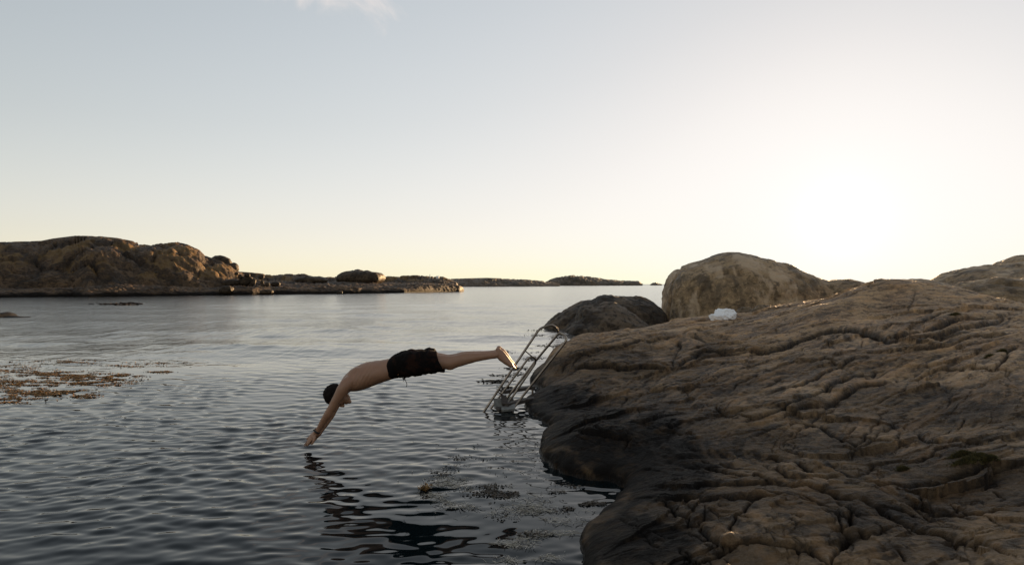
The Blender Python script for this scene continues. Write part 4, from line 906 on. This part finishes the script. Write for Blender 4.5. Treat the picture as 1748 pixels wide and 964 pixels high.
# ------------------------------------------------------------------ towel
M_TOWEL = plain('white_terry', (.88, .86, .84), .9, 0, 220, .06, .5)
towel = remeshed('towel', [blob([(1214.5,543),(1217,537),(1225,530.5),(1235,528.2),(1243,529.5),(1252,532),(1254.5,537),(1253,543),(1240,546),(1225,546)], 13.2, .17, .25, 120, 60, .8), blob([(1211,544.5),(1214,540),(1223,538),(1232,541),(1230,546.5),(1220,547)], 13.08, .14, 0, 60, 40)], .007, 2)
V = get_co(towel); Nn = get_no(towel); w = .045*(ridged(V[:, 0]*4 + 2*V[:, 2], V[:, 1]*5, V[:, 2]*6, 3) - 1.1) + .02*fbm(V[:, 0]*14, V[:, 1]*14, V[:, 2]*14, 3); set_co(towel, V + Nn*w[:, None])
tow = link('towel', towel, M_TOWEL); tag(tow, 'crumpled white towel dropped on the rock ridge', 'towel')
tz = max(rock_z(float(V[:, 0].mean()) + dx_, 13.2) for dx_ in (-.12, 0, .12))
tow.location.z = tz - (V[:, 2].min()) + .01 - .015

# ------------------------------------------------------------------ seaweed and moss
def weed_mat(name, a, bb, rough=.55):
    m, t, b = new_mat(name); nn = NOISE(t, 30, 3, .6, OBJV(t)); L(t, MIX(t, SMOOTH(t, nn, .35, .65), a, bb), b.inputs['Base Color']); b.inputs['Roughness'].default_value = rough
    return m
M_WEED = weed_mat('bladder_wrack', (.17, .088, .026), (.34, .19, .06)); M_WEEDD = weed_mat('dark_wrack', (.025, .018, .010), (.07, .045, .02)); M_SKY_STRANDS = weed_mat('sky_pale_strands', (.22, .19, .14), (.36, .32, .25), .4)  # the thin strands have reflected sky painted into their pale colour
def water_z(x, y):
    return waves(np.array(x), np.array(y), np.full(len(x), .03), None)[0]
def weed(spots, n, l0, l1, w0, w1, mat, label, name='seaweed', thresh=-.1, nsc=3.0, zs=.02, seed=1, curl=.6, aspect=None):
    r = np.random.default_rng(seed); xs = []; ys = []
    wts = np.array([s[4] for s in spots], float); wts /= wts.sum()
    for s, wt in zip(spots, wts):
        k = int(n*wt*3); px = r.normal(s[0], s[2]/1.8, k); py = r.normal(s[1], s[3]/1.8, k); py = np.maximum(py, 500)
        Yv = WY(py); Xv = (px-CX)/F*Yv
        ok = fbm(Xv*nsc*.7, Yv*nsc*1.1, seed*1.3, 4) > thresh
        xs.append(Xv[ok][:int(n*wt)]); ys.append(Yv[ok][:int(n*wt)])
    x = np.concatenate(xs); y = np.concatenate(ys); k = len(x)
    ok = poly_sdf(x, y, SHORE) < -.01; x, y = x[ok], y[ok]; k = len(x)
    z = water_z(x, y)
    a = r.uniform(0, 6.28, k); ln = r.uniform(l0, l1, k); wd = r.uniform(w0, w1, k); cv = r.normal(0, curl, k)
    npt = 4; V = np.zeros((k, npt, 2, 3)); cx, cy = x.copy(), y.copy(); aa = a.copy(); zz = z + .004 + r.uniform(0, 1, k)**3*zs
    tilt = r.normal(0, .5, k)*wd
    for i in range(npt):
        t_ = i/(npt-1); wi = wd*(.5 + np.sin(np.pi*(.15+.75*t_))*.6)
        nx, ny = -np.sin(aa), np.cos(aa); zi = zz + zs*.6*np.sin(t_*3.1 + a)*r.uniform(.2, 1)
        for j, sg in enumerate((-.5, .5)):
            V[:, i, j, 0] = cx + nx*wi*sg; V[:, i, j, 1] = cy + ny*wi*sg; V[:, i, j, 2] = zi + tilt*sg
        cx = cx + np.cos(aa)*ln/(npt-1); cy = cy + np.sin(aa)*ln/(npt-1); aa = aa + cv*r.uniform(.4, 1.4, k)
    V[..., 2] = np.maximum(V[..., 2], (z + .002)[:, None, None])
    base = (np.arange(k)*npt*2)[:, None, None]; q = np.array([[2*i, 2*i+1, 2*i+3, 2*i+2] for i in range(npt-1)])[None] + base
    me = mesh_from(name, V.reshape(-1, 3), q.reshape(-1, 4)); o = link(name, me, mat); tag(o, label, kind='stuff'); return o
W1 = [(40,655,70,9,3),(95,640,70,6,4),(60,672,60,8,3),(150,652,60,6,3),(25,630,40,9,1.2),(180,645,40,3,2),(120,618,60,4,.7),(225,623,50,3,.6),(275,634,22,1.8,.6),(210,640,30,2.5,1),(290,618,40,2,.3),(20,684,30,3,1.0),(130,672,35,5,1.6)]
weed(W1, 16000, .015, .045, .005, .013, M_WEED, 'raft of orange brown seaweed floating at the left', thresh=.08, nsc=4.5, zs=.007, seed=2)
W2 = [(830,838,40,12,3),(870,845,40,12,2.4),(950,850,30,10,3),(990,862,40,10,2.6),(970,838,30,15,1.2),(905,852,20,8,1),(770,785,30,8,.6),(800,787,25,6,.6),(850,790,30,8,.5),(1035,845,14,8,1.2),(1020,865,30,8,.9),(880,905,20,8,1.1),(930,915,40,8,1),(920,950,30,8,.9),(760,808,25,10,.5),(870,760,80,8,.3),(900,880,60,12,.6),(840,820,40,12,.5)]
weed(W2, 2300, .010, .030, .003, .011, M_WEEDD, 'dark scraps of seaweed floating in the sheltered inlet', thresh=.2, nsc=5.0, zs=.006, seed=3)
W3 = [(750,820,45,24,3),(775,845,40,14,2.4),(800,870,50,10,1),(860,855,60,20,1),(905,868,40,14,1.4),(930,880,35,14,1.2),(950,905,40,12,1),(880,930,40,10,1.2),(900,955,40,8,1),(1000,880,40,10,.5),(960,920,40,10,.9)]
weed(W3, 1700, .025, .085, .0015, .0042, M_SKY_STRANDS, 'thin strands, pale with painted-in sky reflection, floating beside the dark seaweed scraps', thresh=.05, nsc=4.0, zs=.010, seed=4, curl=.35)
weed([(726,835,8,2.0,1)], 70, .02, .045, .006, .014, M_WEED, 'small tawny clump of seaweed among the pale strands', thresh=-9, zs=.03, seed=5)
W5 = [(870,640,25,3,1),(850,650,20,2,1),(880,628,20,3,1),(905,612,20,3,1),(890,600,30,2,.6),(930,590,25,3,.8),(835,651,15,1.5,.8),(915,573,18,2,.8),(950,577,15,1.5,.6),(860,663,15,3,.5),(925,563,30,2,.6)]
weed(W5, 900, .03, .09, .010, .025, M_WEEDD, 'thin scatter of dark seaweed behind the ladder', thresh=-.1, nsc=2.0, zs=.006, seed=6)
weed([(212,519.5,14,.7,2),(200,519.3,20,.4,1),(228,518.8,14,.4,1)], 1500, .15, .5, .06, .16, M_WEEDD, 'dark patch of weed breaking the surface before the island', thresh=-.2, nsc=.6, zs=.04, seed=7)
M_MOSS = weed_mat('moss', (.035, .03, .006), (.085, .065, .012), .9)
def moss(spots, n, label, seed):
    r = np.random.default_rng(seed); Vv = []; 
    for px, py, rx, ry, w in spots:
        c = on_rock(px, py); sx_ = rx/F*c[1]; sy_ = sx_*.5
        k = int(n*w); x = c[0] + r.normal(0, sx_/1.8, k); y = c[1] + r.normal(0, sy_/1.8, k); z = rock_fields(x[None], y[None])[0][0]
        h = r.uniform(.012, .035, k)*np.exp(-(((x-c[0])/sx_)**2 + ((y-c[1])/sy_)**2)); a = r.uniform(0, 6.28, k); w_ = r.uniform(.003, .007, k)
        tip = np.stack([x + r.normal(0, .012, k), y + r.normal(0, .012, k), z + h], -1); l_ = np.stack([x - w_*np.cos(a), y - w_*np.sin(a), z - .004], -1); rr_ = np.stack([x + w_*np.cos(a), y + w_*np.sin(a), z - .004], -1)
        Vv.append(np.stack([l_, rr_, tip], 1))
    V = np.concatenate(Vv).reshape(-1, 3); me = mesh_from('moss', V, np.arange(len(V)).reshape(-1, 3)); o = link('moss', me, M_MOSS); tag(o, label, kind='stuff')
moss([(1640,797,16,8,1),(1670,803,18,6,.8),(1690,804,10,4,.4),(1540,815,8,4,.3),(1650,810,22,5,.5)], 3000, 'olive green moss in a crack of the rock at the lower right', 3)
moss([(1710,606,8,6,.6),(1690,616,8,4,.4),(1630,552,10,5,.6)], 1500, 'small moss cushions in the hollows near the right edge', 4)
